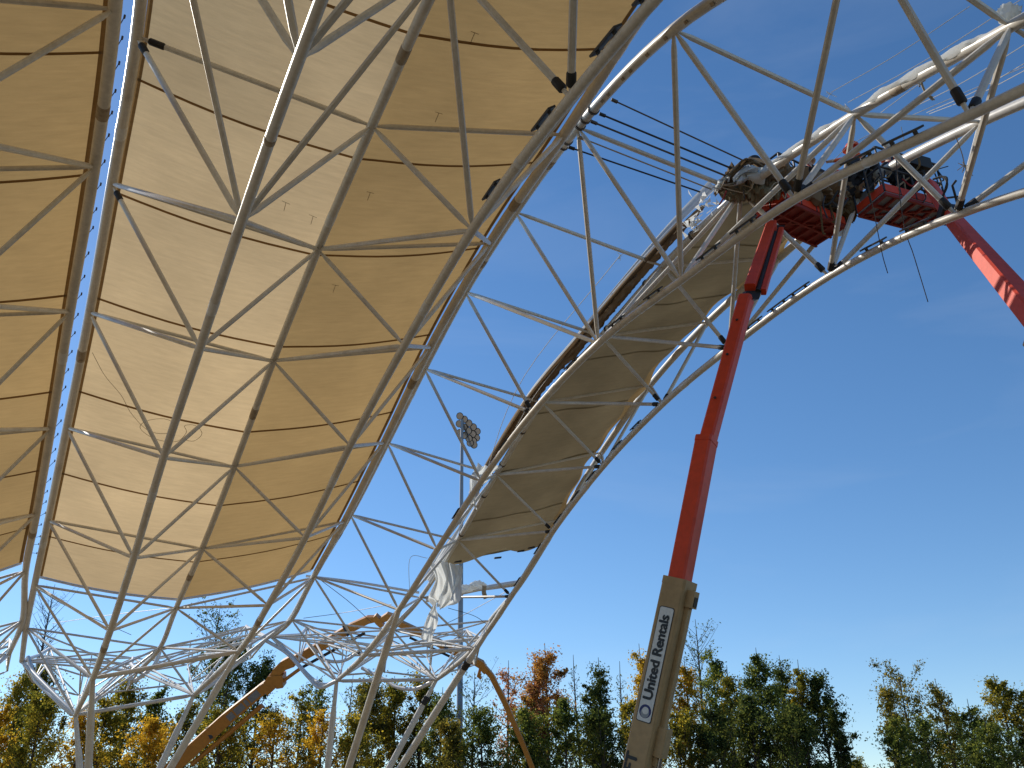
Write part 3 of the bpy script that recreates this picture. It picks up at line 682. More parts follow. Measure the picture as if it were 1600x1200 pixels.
bundle = thing('fabric_bundle', 'big crumpled bundle of fabric, film and ropes at the boom lift baskets', 'fabric bundle', at(1170, 300, 18.8))
lumpy([at(1122, 300, 19.0), at(1150, 285, 18.9), at(1185, 282, 18.8), at(1225, 285, 18.8), at(1262, 296, 19.0), at(1300, 300, 19.4), at(1345, 310, 19.8)], .30, 1, 20, .55, 90, .85).obj('crumpled_fabric', 'brownroll', bundle)
lumpy([at(1128, 306, 18.9), at(1160, 300, 18.7), at(1190, 300, 18.6), at(1230, 296, 18.7)], .16, 4, 16, .6, 60).obj('crumpled_fabric', 'olive', bundle)
lumpy([at(1300, 340, 20.0), at(1318, 330, 19.6), at(1332, 316, 19.4)], .22, 6, 14, .4, 40).obj('pale_roll', 'hem', bundle)
film('fabric_flap', [at(1118, 296, 18.8), at(1148, 268, 18.6), at(1170, 250, 18.5), at(1200, 262, 18.6), at(1232, 268, 18.7)], .5, 3, 'brownroll', 11, 60, .12, bundle, (.1, -.5, .8))
film('film_wrap', [at(1148, 285, 18.4), at(1170, 268, 18.3), at(1190, 272, 18.3)], .35, 6, 'plastic', 11, 30, .14, bundle, (0, -.3, .9))
film('film_wrap', [at(1118, 296, 18.6), at(1130, 282, 18.6), at(1140, 276, 18.6)], .3, 9, 'plastic', 9, 24, .12, bundle, (0, -.2, .9))
for k in range(14):
    a = at(rnd.uniform(1112, 1230), rnd.uniform(262, 300), 18.4); b = a + np.array([rnd.uniform(-.5, .5), rnd.uniform(-.2, .2), rnd.uniform(-.3, .25)]); mid = (a + b) / 2 + np.array([0, 0, rnd.uniform(-.2, .15)])
    MB().tube(catmull([a, mid, b], np.linspace(0, 2, 9)), .010, 5).obj('loose_cord', rnd.choice(['twine', 'black', 'twine']), bundle)
MB().tube(catmull([at(1135, 298, 18.2), at(1130, 310, 18.2), at(1124, 320, 18.2)], np.linspace(0, 2, 7)), .016, 5).obj('red_strap', 'cloth_red', bundle)

def spiky(center, n, size, seed, name, label):
    rr = random.Random(seed); mb = MB()
    for k in range(n):
        c = center + np.array([rr.gauss(0, size * .5), rr.gauss(0, size * .4), rr.gauss(0, size * .5)])
        V = [c + np.array([rr.gauss(0, size * .35), rr.gauss(0, size * .3), rr.gauss(0, size * .35)]) for _ in range(3)]
        mb.add(V, [(0, 1, 2)])
    o = mb.obj(name, 'plastic', None, smooth=False); o.data.uv_layers.new(name='UVMap'); return tag(o, label, 'plastic film')
spiky(at(1106, 318, 19.4), 26, .20, 2, 'plastic_film', 'small torn white film poking out left of the fabric bundle')
spiky(at(1082, 350, 20.0), 34, .20, 3, 'plastic_film', 'ragged white film along the roll just below the bundle')
o = film('plastic_sheet', [at(765, 728, 32.0), at(752, 742, 32.0), at(740, 765, 32.2), at(736, 790, 32.4)], 1.0, 2, 'plastic', 50, 50, .13); tag(o, 'white film draped over the truss right of the floodlight tower', 'plastic sheet')
o = film('plastic_sheet', [beside('T1', s, .25, -.05) for s in (3.25, 3.6, 3.95, 4.3, 4.65)], .55, 4, 'plastic', 24, 80, .05, None, (-.72, -.1, .45)); tag(o, 'long white liner along the lower end of the olive fabric', 'plastic sheet')
o = film('plastic_sheet', [at(696, 880, 37.5), at(700, 905, 37.6), at(694, 930, 37.8), at(686, 948, 37.8)], 1.5, 7, 'plastic', 60, 60, .20); tag(o, 'big crumpled white film hanging below the olive fabric', 'plastic sheet')
o = film('plastic_sheet', [at(680, 940, 38.0), at(676, 960, 38.0), at(670, 985, 38.1), at(667, 1000, 38.1)], .55, 5, 'plastic', 40, 50, .10); tag(o, 'narrow tail of white film hanging lowest over the orange boom', 'plastic sheet')
lumpy([at(710, 922, 41.5), at(728, 920, 41.6), at(745, 914, 41.7), at(760, 915, 41.8)], .17, 9, 12, .3, 40).obj('purlin_wrap', 'plastic', trussC)
for px, py, z in ((757, 915, 41.0),):
    MB().tube(catmull([at(px, py, z), at(px - 1, py + 10, z), at(px + 2, py + 20, z)], np.linspace(0, 2, 8)), .10, 8).obj('purlin_wrap', 'twine', trussC)
for cv, r_ in (([(478, 900, 41), (560, 910, 41.2), (655, 926, 41.4)], .055), ([(665, 938, 41.5), (712, 928, 41.8), (765, 917, 42.2), (808, 910, 42.6)], .10)):
    MB().tube(catmull([at(*q) for q in cv], np.linspace(0, len(cv) - 1, 12)), r_, 10).obj('edge_pipe', 'steel_bright', trussC)
for cv in ([(1560, 30, 12.1), (1575, 22, 12.0), (1592, 24, 12.0)],):
    lumpy([at(*q) for q in cv], .12, 12, 12, .35, 30).obj('chord_wrap', 'plastic', trussC)
lumpy([chord('C', 'T1', s) + np.array([-.02, 0, .045]) for s in (-2.05, -2.25, -2.5, -2.75, -2.9)], .082, 15, 14, .10, 60).obj('chord_wrap', 'plastic', trussC)
lumpy([chord('C', 'T1', s) + np.array([-.02, 0, .04]) for s in (-1.15, -1.4, -1.7, -1.9)], .08, 16, 14, .10, 60).obj('chord_wrap', 'plastic', trussC)

# ------------------------------------------------------------------ rods and ropes
for i, (a, b, r_, mt, lb) in enumerate((
    ((959, 157, 18.3), (1164, 252, 18.7), .016, 'cable', 'topmost brown tie rod of the five reaching to the fabric bundle'),
    ((940, 179, 18.4), (1150, 266, 18.7), .020, 'black', 'second tie rod from the top, black, below the topmost brown one'),
    ((927, 191, 18.4), (1137, 276, 18.7), .020, 'cable', 'third tie rod, just above the thick white tube'),
    ((907, 215, 18.6), (1112, 296, 18.9), .015, 'twine', 'pale tan tie rod just below the thick white tube'),
    ((892, 231, 18.8), (1094, 300, 19.0), .017, 'black', 'lowest tie rod, thin and black'))):
    A_, B_ = at(*a), at(*b); k = MB(); k.tube([A_, B_], r_, 6); d = unit(B_ - A_)
    k.tube([A_ - d * .05, A_ + d * .08], .035, 8)
    tag(k.obj('tie_rod', mt), lb, 'tie rod', 'tie rods between the trusses')

def rope(pts, r_, mat, label, knots=(), group='thin white ropes across the open truss'):
    P = [at(*q) for q in pts]
    if len(P) == 2:
        c = [P[0], (P[0] + P[1]) / 2 + np.array([0, 0, -.02 * np.linalg.norm(P[1] - P[0])]), P[1]]
    else: c = P
    k = MB(); k.tube(catmull(c, np.linspace(0, len(c) - 1, 14)), r_, 5)
    for q in knots:
        c0 = at(*q)
        for j in range(7):
            d = np.array([rnd.uniform(-.1, .1), rnd.uniform(-.06, .06), rnd.uniform(-.16, .1)])
            k.tube([c0, c0 + d], r_ * .8, 4)
    tag(k.obj('rope', mat), label, 'rope', group)
rope([(1299, 144, 16.0), (1515, 10, 13.5)], .006, 'rope', 'upper of the two ropes above the wrapped chord at top right', [(1297, 147, 16.0)])
rope([(1325, 160, 15.8), (1600, -4, 12.5)], .006, 'rope', 'rope just above the wrapped chord, under the uppermost one', [(1322, 165, 15.8)])
rope([(1376, 176, 15.8), (1490, 92, 14.0), (1620, 8, 12.3)], .006, 'rope', 'rope running just below the wrapped white chord')
rope([(1408, 177, 16.0), (1620, 58, 12.8)], .006, 'rope', 'second rope below the wrapped white chord')
rope([(1448, 176, 16.0), (1620, 88, 13.0)], .006, 'rope', 'third rope below the wrapped white chord')
rope([(1452, 178, 16.2), (1620, 100, 13.2)], .006, 'rope', 'lowest of the parallel ropes below the wrapped white chord')
rope([(1300, 252, 17.5), (1355, 212, 17.0), (1620, 96, 14.0)], .006, 'rope', 'rope rising from the orange helmeted workers to the right edge')
rope([(969, 399, 24.0), (812, 600, 28.5), (752, 762, 33.0)], .010, 'rope', 'left of the two long ropes slanting down past the floodlight tower', [(969, 399, 24.0)])
rope([(1005, 410, 24.0), (850, 598, 28.5), (806, 668, 30.5)], .010, 'rope', 'right of the two long ropes, close along the rolled fabric', [(1005, 408, 24.0)])
rope([(1397, 222, 15.8), (1411, 345, 15.8), (1428, 400, 15.8), (1450, 472, 15.8)], .008, 'cable', 'longest rope hanging free below the right basket', (), 'ropes hanging free')
rope([(1351, 268, 16.2), (1365, 330, 16.2), (1378, 395, 16.2), (1387, 427, 16.2)], .008, 'cable', 'shorter rope hanging free left of the longest one', (), 'ropes hanging free')
rope([(1493, 212, 14.5), (1503, 240, 14.5), (1507, 258, 14.5)], .008, 'twine', 'frayed knotted rope end hanging right of the right basket', [(1507, 258, 14.5), (1509, 262, 14.5)], 'ropes hanging free')
rope([(1438, 116, 14.4), (1440, 130, 14.4), (1447, 148, 14.4)], .018, 'twine', 'tan knotted rope hanging from the wrapped chord', [(1437, 130, 14.4), (1446, 146, 14.4)], 'ropes hanging free')
rope([(1408, 198, 15.9), (1413, 222, 15.9)], .006, 'rope', 'short white rope dropping behind the splice on the near chord', (), 'ropes hanging free')
rope([(640, 928, 38), (641, 872, 38), (668, 872, 38)], .010, 'rope', 'thin bent wire left of the lower open truss', (), 'wires')
rope([(474, 966, 46), (540, 957, 46), (612, 944, 41)], .014, 'cable', 'brace wire crossing behind the middle footing', (), 'wires')
rope([(498, 904, 41), (545, 940, 43), (580, 972, 45)], .014, 'cable', 'brace wire slanting down right of the fabric corner', (), 'wires')
rope([(62, 922, 38), (110, 950, 41), (205, 992, 46)], .014, 'cable', 'brace wire behind the left truss, falling to the right', (), 'wires')
rope([(82, 974, 46), (180, 960, 43), (268, 950, 38)], .014, 'cable', 'brace wire behind the left truss, rising to the right', (), 'wires')
rope([(700, 950, 45), (740, 962, 45), (760, 975, 46)], .014, 'cable', 'upper brace wire crossing the floodlight pole', (), 'wires')
rope([(690, 978, 45), (730, 958, 45), (790, 925, 43)], .014, 'cable', 'lower brace wire crossing the floodlight pole', (), 'wires')

# ------------------------------------------------------------------ boom lifts
def prism(pts, t1, n1, w1, w2, name, mat, parent, bev=.03):
    """box section along pts with half sizes w1 (t1) and w2 (n1) and chamfered edges"""
    P = [np.asarray(q, float) for q in pts]; V = []; mb = MB()
    for i, p in enumerate(P):
        a = w1[i] if hasattr(w1, '__len__') else w1; b = w2[i] if hasattr(w2, '__len__') else w2
        for (x, y) in ((a - bev, b), (-a + bev, b), (-a, b - bev), (-a, -b + bev), (-a + bev, -b), (a - bev, -b), (a, -b + bev), (a, b - bev)):
            V.append(p + t1 * x + n1 * y)
    F = [(i * 8 + k, i * 8 + (k + 1) % 8, (i + 1) * 8 + (k + 1) % 8, (i + 1) * 8 + k) for i in range(len(P) - 1) for k in range(8)]
    F += [tuple(range(7, -1, -1)), tuple((len(P) - 1) * 8 + k for k in range(8))]
    return mb.add(V, F).obj(name, mat, parent, smooth=False)

def text_mesh(body, size, name, mat, parent, origin, xd, yd, bold=.0, spacing=1.0):
    cu = bpy.data.curves.new(name, 'FONT'); cu.body = body; cu.size = size; cu.extrude = .001; cu.space_character = spacing; cu.align_x = 'LEFT'; cu.align_y = 'CENTER'; cu.resolution_u = 4
    tmp = bpy.data.objects.new('tmp', cu); COL.objects.link(tmp)
    bpy.context.view_layer.update()
    me = bpy.data.meshes.new_from_object(tmp.evaluated_get(bpy.context.evaluated_depsgraph_get()))
    bpy.data.objects.remove(tmp)
    zd = np.cross(xd, yd); V = np.array([v.co[:] for v in me.vertices]); width = V[:, 0].max() - V[:, 0].min()
    F = [tuple(q.vertices) for q in me.polygons]; mb = MB()
    for i, (ox, oy) in enumerate(((0, 0), (bold, 0), (-bold, 0), (0, bold * .7), (0, -bold * .7))):
        mb.add(origin + (V[:, :1] + ox) * xd + (V[:, 1:2] + oy) * yd + (V[:, 2:3] + .0004 * i) * zd, F)
    me = bpy.data.meshes.new(name); me.from_pydata(np.concatenate(mb.v).tolist(), [], mb.f)
    me.materials.clear(); me.materials.append(M[mat])
    me.name = name
    o = bpy.data.objects.new(name, me); COL.objects.link(o)
    o.parent = parent; o.matrix_parent_inverse = parent_matrix(parent).inverted()
    return o, width

def wheel(parent, c, axis, r_=.5, w=.2):
    axis = unit(axis); k = MB(); k.tube([c - axis * w, c - axis * w * .85, c + axis * w * .85, c + axis * w], [r_ * .9, r_, r_, r_ * .9], 20)
    o = k.obj('wheel', 'black', parent); h = MB(); h.tube([c - axis * (w + .02), c + axis * (w + .02)], r_ * .5, 14); h.obj('rim', 'beige', o)

def chassis(parent, base, yaw):
    d = np.array([math.cos(yaw), math.sin(yaw), 0]); l = np.array([-d[1], d[0], 0]); z = np.array([0, 0, 1.0])
    k = MB(); k.box(base + z * .75, d * 1.7, l * .85, z * .2); k.obj('chassis', 'beige', parent, smooth=False)
    k = MB(); k.box(base + z * 1.35 - d * .6, d * 1.3, l * .8, z * .38); k.obj('turret', 'beige', parent, smooth=False)
    for sx in (-1.25, 1.25):
        for sy in (-1.05, 1.05): wheel(parent, base + d * sx + l * sy + z * .5, l)

def frame_for(p0, p1, th):
    d = unit(p1 - p0); v = CAM - (p0 + p1) / 2; v = unit(v - d * (v @ d)); lf = unit(np.cross(v, d))
    if lf @ CAMX > 0: lf = -lf
    n1 = v * math.cos(th) + lf * math.sin(th); t1 = unit(np.cross(d, n1))
    return d, n1, t1

lb = np.array([*ground_at(948, 12.5)[:2], 0])
P0, P1, P2, P3 = at(950, 1440, 12.6), at(1063, 906, 13.6), at(1104, 688, 14.6), at(1166, 466, 16.0)
lift = thing('boom_lift', 'boom lift with a beige base section carrying a sign and a tall red mast', 'boom lift', lb, 'boom lifts')
chassis(lift, lb, R(70))
d, n1, t1 = frame_for(P0, P1, R(27))
base_sec = prism([P0, P1], t1, n1, .185, .205, 'base_section', 'beige', lift)
prism([P1 - d * .10, P1 + d * .005], t1, n1, .189, .209, 'end_collar', 'beige', base_sec)
rightn = t1 if t1 @ CAMX > 0 else -t1
prism([at(1040, 1152, 13.2) * 0 + P0 + d * (np.linalg.norm(P1 - P0) * .45) + rightn * .215, P1 - d * .25 + rightn * .215], n1, rightn, .06, .035, 'hose_tray', 'beige', base_sec, .01)
prism([P1 - d * .36 + rightn * .24, P1 - d * .12 + rightn * .24], n1, rightn, .09, .06, 'hose_guide', 'beige', base_sec, .01)
k = MB(); k.box(P1 - d * .27 + rightn * .305, d * .07, n1 * .05, rightn * .006); k.obj('guide_window', 'black', base_sec, smooth=False)
Lb = np.linalg.norm(P1 - P0)
def onbase(py):                                   # distance along the base section
    f = (1440 - py) / (1440 - 906.0); return P0 + d * Lb * f
prism([onbase(1185) + rightn * .25, onbase(1140) + rightn * .25], n1, rightn, .10, .07, 'ram_bracket', 'beige', base_sec, .01)
MB().tube([onbase(1330) + rightn * .28, onbase(1160) + rightn * .26], .03, 10).obj('lift_ram', 'chrome', base_sec)
# sign
sgc = onbase(1047) + n1 * .2065; xs = d; ys = np.cross(n1, xs); ys = ys if True else -ys
def rounded(c, hx, hy, r_, xd, yd, nd, th):
    pts = []
    for (cx, cy, a0) in ((hx - r_, hy - r_, 0), (-hx + r_, hy - r_, 90), (-hx + r_, -hy + r_, 180), (hx - r_, -hy + r_, 270)):
        for a in range(0, 91, 18): pts.append((cx + r_ * math.cos(R(a0 + a)), cy + r_ * math.sin(R(a0 + a))))
    n = len(pts); V = [c + xd * x + yd * y for x, y in pts] + [c + xd * x + yd * y + nd * th for x, y in pts]
    F = [tuple(range(n - 1, -1, -1)), tuple(range(n, 2 * n))] + [(i, (i + 1) % n, n + (i + 1) % n, n + i) for i in range(n)]
    return MB().add(V, F)
SL = .80
sgn = rounded(sgc, SL, .118, .035, xs, ys, n1, .004).obj('sign_plate', 'ink', base_sec, smooth=False)
rounded(sgc + n1 * .004, SL - .012, .107, .03, xs, ys, n1, .004).obj('sign_face', 'sign', sgn, smooth=False)
text_mesh('United Rentals', .205, 'sign_lettering', 'ink', sgn, sgc - xs * (SL - .30) + n1 * .0125, xs, ys, .009, .97)
lc = sgc - xs * (SL - .145) + n1 * .009
def disc(c, r_, xd, yd, n=28): return [c + xd * r_ * math.cos(2 * math.pi * i / n) + yd * r_ * math.sin(2 * math.pi * i / n) for i in range(n)]
MB().add(disc(lc, .092, xs, ys), [tuple(range(28))]).obj('sign_emblem', 'blue', sgn, smooth=False)
MB().add(disc(lc + n1 * .002 - xs * .022, .066, xs, ys), [tuple(range(28))]).obj('sign_emblem', 'greylogo', sgn, smooth=False)
MB().add(disc(lc + n1 * .004 + xs * .010 - ys * .004, .050, xs, ys), [tuple(range(28))]).obj('sign_emblem', 'sign', sgn, smooth=False)
text_mesh('FT', .24, 'lettering', 'ink', base_sec, onbase(1218) + n1 * .2075 + ys * .05, xs, ys, .012)
d2, n2, t2 = frame_for(P1, P2, R(27))
prism([P1 - d * .4, P2], t2, n2, .135, .15, 'mid_section', 'red', lift)
d3, n3, t3 = frame_for(P2, P3, R(24))
sec3 = prism([P2 - d2 * .3, P3], t3, n3, .112, .125, 'fly_section', 'red', lift)
prism([P2 - d2 * .06, P2 + d2 * .03], t2, n2, .14, .155, 'end_collar', 'red', sec3)
for f in (.25, .55, .8):
    c = P2 + (P3 - P2) * f + n3 * .126; k = MB(); k.tube([c, c + n3 * .012], .022, 8); k.obj('bolt', 'dark_metal', sec3)
# jib
J0, J1 = at(1172, 452, 16.2), at(1206, 352, 18.4)
knu = MB(); knu.box(at(1173, 462, 16.15), CAMX * .13, unit(J1 - J0) * .16, CAMZ * .13); knu.obj('knuckle', 'black', lift, smooth=False)
dj, nj, tj = frame_for(J0, J1, R(20))
jib = prism([J0, J1], tj, nj, .095, .11, 'jib', 'red', lift, .02)
rj = CAMX - dj * (CAMX @ dj); rj = unit(rj)
MB().tube([J0 + rj * .14 - dj * .05, J1 + rj * .10 - dj * .35], .055, 10).obj('jib_ram', 'black', jib)
prism([J0 + rj * .23 - dj * .02, J1 + rj * .20 - dj * .15], tj, nj, .045, .06, 'jib_link', 'red', jib, .01)
k = MB(); k.box(at(1212, 360, 18.5), CAMX * .12, unit(J1 - J0) * .22, CAMZ * .12); k.obj('rotator', 'black', lift, smooth=False)

def basket(parent, c, phi, Lx, Ly, deck='red', seed=1):
    e1 = np.array([math.cos(phi), math.sin(phi), 0]); e2 = np.array([math.sin(phi), -math.cos(phi), 0]); z = np.array([0, 0, 1.0]); rr = random.Random(seed)
    plat = thing('platform', '', '', c); del plat['label']; del plat['category']
    plat.parent = parent; plat.matrix_parent_inverse = parent_matrix(parent).inverted()
    k = MB(); k.box(c - z * .02, e1 * Lx, e2 * Ly, z * .012); k.obj('floor', deck, plat, smooth=False)
    k = MB()
    for i in range(-3, 4): k.box(c - z * .06 + e1 * Lx * i / 3.2, e1 * .02, e2 * Ly, z * .03)
    for j in (-1, 0, 1): k.box(c - z * .062 + e2 * Ly * .96 * j, e1 * Lx, e2 * .022, z * .035)
    k.box(c - z * .064, unit(e1 * Lx + e2 * Ly) * math.hypot(Lx, Ly), unit(e1 * Ly - e2 * Lx) * .015, z * .02)
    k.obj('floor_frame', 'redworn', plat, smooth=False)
    for s_ in (-1, 1):
        k = MB(); k.box(c + z * .09 + e2 * Ly * s_, e1 * Lx, e2 * .012, z * .09); k.obj('toe_board', 'red', plat, smooth=False)
        k = MB(); k.box(c + z * .09 + e1 * Lx * s_, e1 * .012, e2 * Ly, z * .09); k.obj('toe_board', 'red', plat, smooth=False)
    cor = [c + e1 * Lx * a + e2 * Ly * b for a, b in ((-1, -1), (1, -1), (1, 1), (-1, 1))]
    for h in (1.1, .6):
        for i in range(4):
            MB().tube([cor[i] + z * h, cor[(i + 1) % 4] + z * h], .024, 8).obj('guard_rail', 'dark_metal', plat)
    for i in range(4):
        n = 4 if i % 2 == 0 else 2
        for j in range(n):
            p = cor[i] + (cor[(i + 1) % 4] - cor[i]) * j / n; MB().tube([p, p + z * 1.1], .022, 8).obj('post', 'dark_metal', plat)
    k = MB(); k.box(c + e2 * Ly * .92 + z * 1.0 + e1 * Lx * .35, e1 * .3, e2 * .12, z * .14); k.obj('control_box', 'black', plat, smooth=False)
    k = MB(); k.box(c - e2 * Ly * .9 + z * .35 - e1 * Lx * .3, e1 * .35, e2 * .10, z * .2); k.obj('tool_tray', 'deck', plat, smooth=False)
    for q in range(4):
        a = c + e1 * Lx * rr.uniform(-.9, .9) + e2 * Ly + z * rr.uniform(.5, 1.1); b = a + np.array([rr.uniform(-.2, .3), rr.uniform(-.1, .1), -rr.uniform(.3, .8)])
        MB().tube(catmull([a, (a + b) / 2 + np.array([.1, 0, -.15]), b], np.linspace(0, 2, 8)), .014, 5).obj('hose', 'black', plat)
    return plat
for k in range(46):
    a = at(rnd.uniform(1180, 1440), rnd.uniform(255, 330), rnd.uniform(18.6, 19.8)); L_ = rnd.uniform(.25, .9); an = rnd.uniform(0, 6.3)
    b = a + np.array([math.cos(an) * L_, rnd.uniform(-.2, .2), math.sin(an) * L_ * .7]); mid = (a + b) / 2 + np.array([rnd.uniform(-.1, .1), 0, rnd.uniform(-.3, .05)])
    MB().tube(catmull([a, mid, b], np.linspace(0, 2, 9)), rnd.uniform(.010, .026), 5).obj('loose_cord', rnd.choice(['black', 'dark_metal', 'twine', 'black', 'cloth_red', 'hem']), bundle)
for (x0, y0, x1, y1, mt) in ((1200, 290, 1290, 280, 'cloth_dark'), (1290, 290, 1372, 268, 'cloth_dark'), (1240, 300, 1330, 312, 'brownroll'), (1385, 275, 1440, 290, 'cloth_dark'), (1180, 300, 1240, 325, 'brownroll')):
    lumpy([at(x0, y0, 19.6), at((2 * x0 + x1) / 3, y0 + rnd.uniform(-6, 8), 19.5), at((x0 + 2 * x1) / 3, y1 + rnd.uniform(-6, 8), 19.5), at(x1, y1, 19.6)], .17, x0 % 17, 14, .6, 40).obj('tarp', mt, bundle)
film('film_wrap', [at(1322, 335, 19.8), at(1318, 350, 19.8), at(1310, 366, 19.8)], .5, 3, 'plastic', 30, 24, .08, bundle)
film('film_wrap', [at(1300, 318, 20.2), at(1318, 322, 20.2), at(1338, 318, 20.2)], .4, 7, 'hem', 24, 24, .08, bundle, (0, -.2, .9))
BK1 = at(1252, 346, 19.2); BK2 = at(1410, 329, 19.2)
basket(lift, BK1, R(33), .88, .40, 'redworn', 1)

Q1, Q0 = at(1483, 336, 17.2), at(1640, 520, 11.8)
Qg = Q0 + (Q0 - Q1) * .9; 
lift2 = thing('boom_lift', 'boom lift whose red boom comes in from the right edge', 'boom lift', (Qg[0], Qg[1], 0), 'boom lifts')
chassis(lift2, np.array([Qg[0], Qg[1], 0]), R(-20))
d4, n4, t4 = frame_for(Q0, Q1, R(40))
b2 = prism([Q0 + (Q0 - Q1) * .9, Q0], t4, n4, .24, .26, 'base_section', 'beige', lift2)
prism([Q0 - d4 * .6, Q1], t4, n4, [.15, .115], [.16, .12], 'fly_section', 'red', lift2)
k = MB(); k.box(Q1 + d4 * .02, t4 * .17, n4 * .17, d4 * .16); k.obj('knuckle', 'black', lift2, smooth=False)
J2a, J2b = Q1, at(1452, 288, 18.8)
dj2, nj2, tj2 = frame_for(J2a, J2b, R(20)); prism([J2a, J2b], tj2, nj2, .10, .11, 'jib', 'red', lift2, .02)
for off in (.0, .25):
    MB().tube(catmull([at(1470 + 8 * off, 312, 17.3), at(1480, 290 - 30 * off, 17.2), at(1474, 276, 17.3), at(1458, 280, 17.5)], np.linspace(0, 3, 12)), .02, 6).obj('hose', 'black', lift2)
basket(lift2, BK2, R(22), .80, .40, 'deck', 2)
MB().tube([at(1497, 322, 15.4), at(1491, 300, 15.4), at(1488, 290, 15.4), at(1494, 282, 15.4)], .02, 6).obj('cable_end', 'black', trussC)

# ------------------------------------------------------------------ people in the baskets
def person(loc, yaw, label, jacket, trousers, helmet, vest=None, armL=(.5, .2), armR=(.5, .2), lean=.1):
    """one skinned body; arms given as (forward, up) reach"""
    J = {}; E = []
    def jv(n, p, r_): J[n] = (np.array(p, float), r_)
    jv('pel', (0, 0, .95), .135); jv('sp', (0, lean * .5, 1.15), .125); jv('ch', (0, lean, 1.36), .15); jv('nk', (0, lean * 1.2, 1.50), .06); jv('hd', (0, lean * 1.3 + .01, 1.60), .095); jv('tp', (0, lean * 1.3, 1.74), .085); jv('ns', (0, lean * 1.3 + .115, 1.63), .016)
    E += [('pel', 'sp'), ('sp', 'ch'), ('ch', 'nk'), ('nk', 'hd'), ('hd', 'tp'), ('hd', 'ns')]
    for s, ar in ((-1, armL), (1, armR)):
        q = 'L' if s < 0 else 'R'
        sh = np.array([s * .20, lean, 1.42]); el = sh + np.array([s * .06, .10 + .16 * ar[0], -.26 + .34 * ar[1]]); wr = el + np.array([-s * .02, .10 + .18 * ar[0], -.05 + .28 * ar[1]]); ha = wr + unit(wr - el) * .09
        jv('sh' + q, sh, .072); jv('el' + q, el, .052); jv('wr' + q, wr, .036); jv('ha' + q, ha, .038)
        E += [('ch', 'sh' + q), ('sh' + q, 'el' + q), ('el' + q, 'wr' + q), ('wr' + q, 'ha' + q)]
        fd = unit(wr - el)
        for i in range(4):
            a = ha + np.array([(i - 1.5) * .022, 0, 0]) + fd * .05; b = a + fd * (.03 + .006 * (i in (1, 2))) + np.array([0, -.01, -.02])
            jv('f%s%d' % (q, i), a, .010); jv('g%s%d' % (q, i), b, .009); E += [('ha' + q, 'f%s%d' % (q, i)), ('f%s%d' % (q, i), 'g%s%d' % (q, i))]
        a = wr + fd * .05 + np.array([-s * .05, .01, .01]); jv('t' + q, a, .011); E.append(('wr' + q, 't' + q))
        jv('hp' + q, (s * .10, 0, .90), .105); jv('kn' + q, (s * .13, .05, .50), .068); jv('an' + q, (s * .14, 0, .09), .045); jv('to' + q, (s * .16, .17, .045), .042)
        E += [('pel', 'hp' + q), ('hp' + q, 'kn' + q), ('kn' + q, 'an' + q), ('an' + q, 'to' + q)]
    names = list(J); me = bpy.data.meshes.new('person_body')
    me.from_pydata([tuple(J[n][0]) for n in names], [(names.index(a), names.index(b)) for a, b in E], [])
    tmp = bpy.data.objects.new('tmp', me); COL.objects.link(tmp)
    tmp.modifiers.new('s', 'SKIN'); sv = me.skin_vertices[0].data
    for i, n in enumerate(names): sv[i].radius = (J[n][1], J[n][1] * (.8 if n in ('ch', 'sp') else 1)); sv[i].use_root = n == 'pel'
    sb = tmp.modifiers.new('u', 'SUBSURF'); sb.levels = 2; sb.render_levels = 2
    bpy.context.view_layer.update()
    bm = bpy.data.meshes.new_from_object(tmp.evaluated_get(bpy.context.evaluated_depsgraph_get()))
    bpy.data.objects.remove(tmp)
    bm.materials.clear()
    for q in (jacket, trousers, 'skin', 'black'): bm.materials.append(M[q])
    hands = [J[n][0] for n in ('haL', 'haR')]
    for p in bm.polygons:
        c = np.array(p.center); mi = 0
        if c[2] < .95: mi = 1
        if c[2] < .12: mi = 3
        if c[2] > 1.50 and abs(c[0]) < .13: mi = 2
        if min(np.linalg.norm(c - h) for h in hands) < .12: mi = 2
        p.material_index = mi; p.use_smooth = True
    root = thing('person', label, 'person', loc, 'workers in the boom lift baskets'); root.rotation_euler = (0, 0, yaw)
    b = bpy.data.objects.new('body', bm); COL.objects.link(b); b.parent = root
    hp = np.array([0, lean * 1.3, 1.70]); mb = MB(); V = []; n = 16
    for i, (r_, h) in enumerate(((.165, -.02), (.135, -.01), (.132, .05), (.11, .10), (.06, .135), (.01, .145))):
        for kq in range(n): V.append(hp + np.array([r_ * math.cos(2 * math.pi * kq / n), r_ * 1.12 * math.sin(2 * math.pi * kq / n) + (.03 if i == 0 else 0), h]))
    F = [(i * n + kq, i * n + (kq + 1) % n, (i + 1) * n + (kq + 1) % n, (i + 1) * n + kq) for i in range(5) for kq in range(n)] + [tuple(5 * n + kq for kq in range(n))]
    h = mb.add(V, F).obj('helmet', helmet); h.parent = root
    if vest:
        mb = MB(); V = []
        for (zz, rx, ry, yy) in ((1.0, .175, .135, .03), (1.15, .165, .13, lean * .5), (1.32, .205, .15, lean * .9), (1.44, .19, .13, lean), (1.50, .10, .09, lean * 1.1)):
            for kq in range(n): V.append((rx * math.cos(2 * math.pi * kq / n), yy + ry * math.sin(2 * math.pi * kq / n), zz))
        F = [(i * n + kq, i * n + (kq + 1) % n, (i + 1) * n + (kq + 1) % n, (i + 1) * n + kq) for i in range(4) for kq in range(n)]
        v = mb.add(V, F, 0).obj('vest', vest); v.parent = root
        mb = MB(); V = []
        for zz, e in ((1.16, .004), (1.21, .004)):
            for kq in range(n): V.append(((.172 + e) * math.cos(2 * math.pi * kq / n), lean * .6 + (.136 + e) * math.sin(2 * math.pi * kq / n), zz))
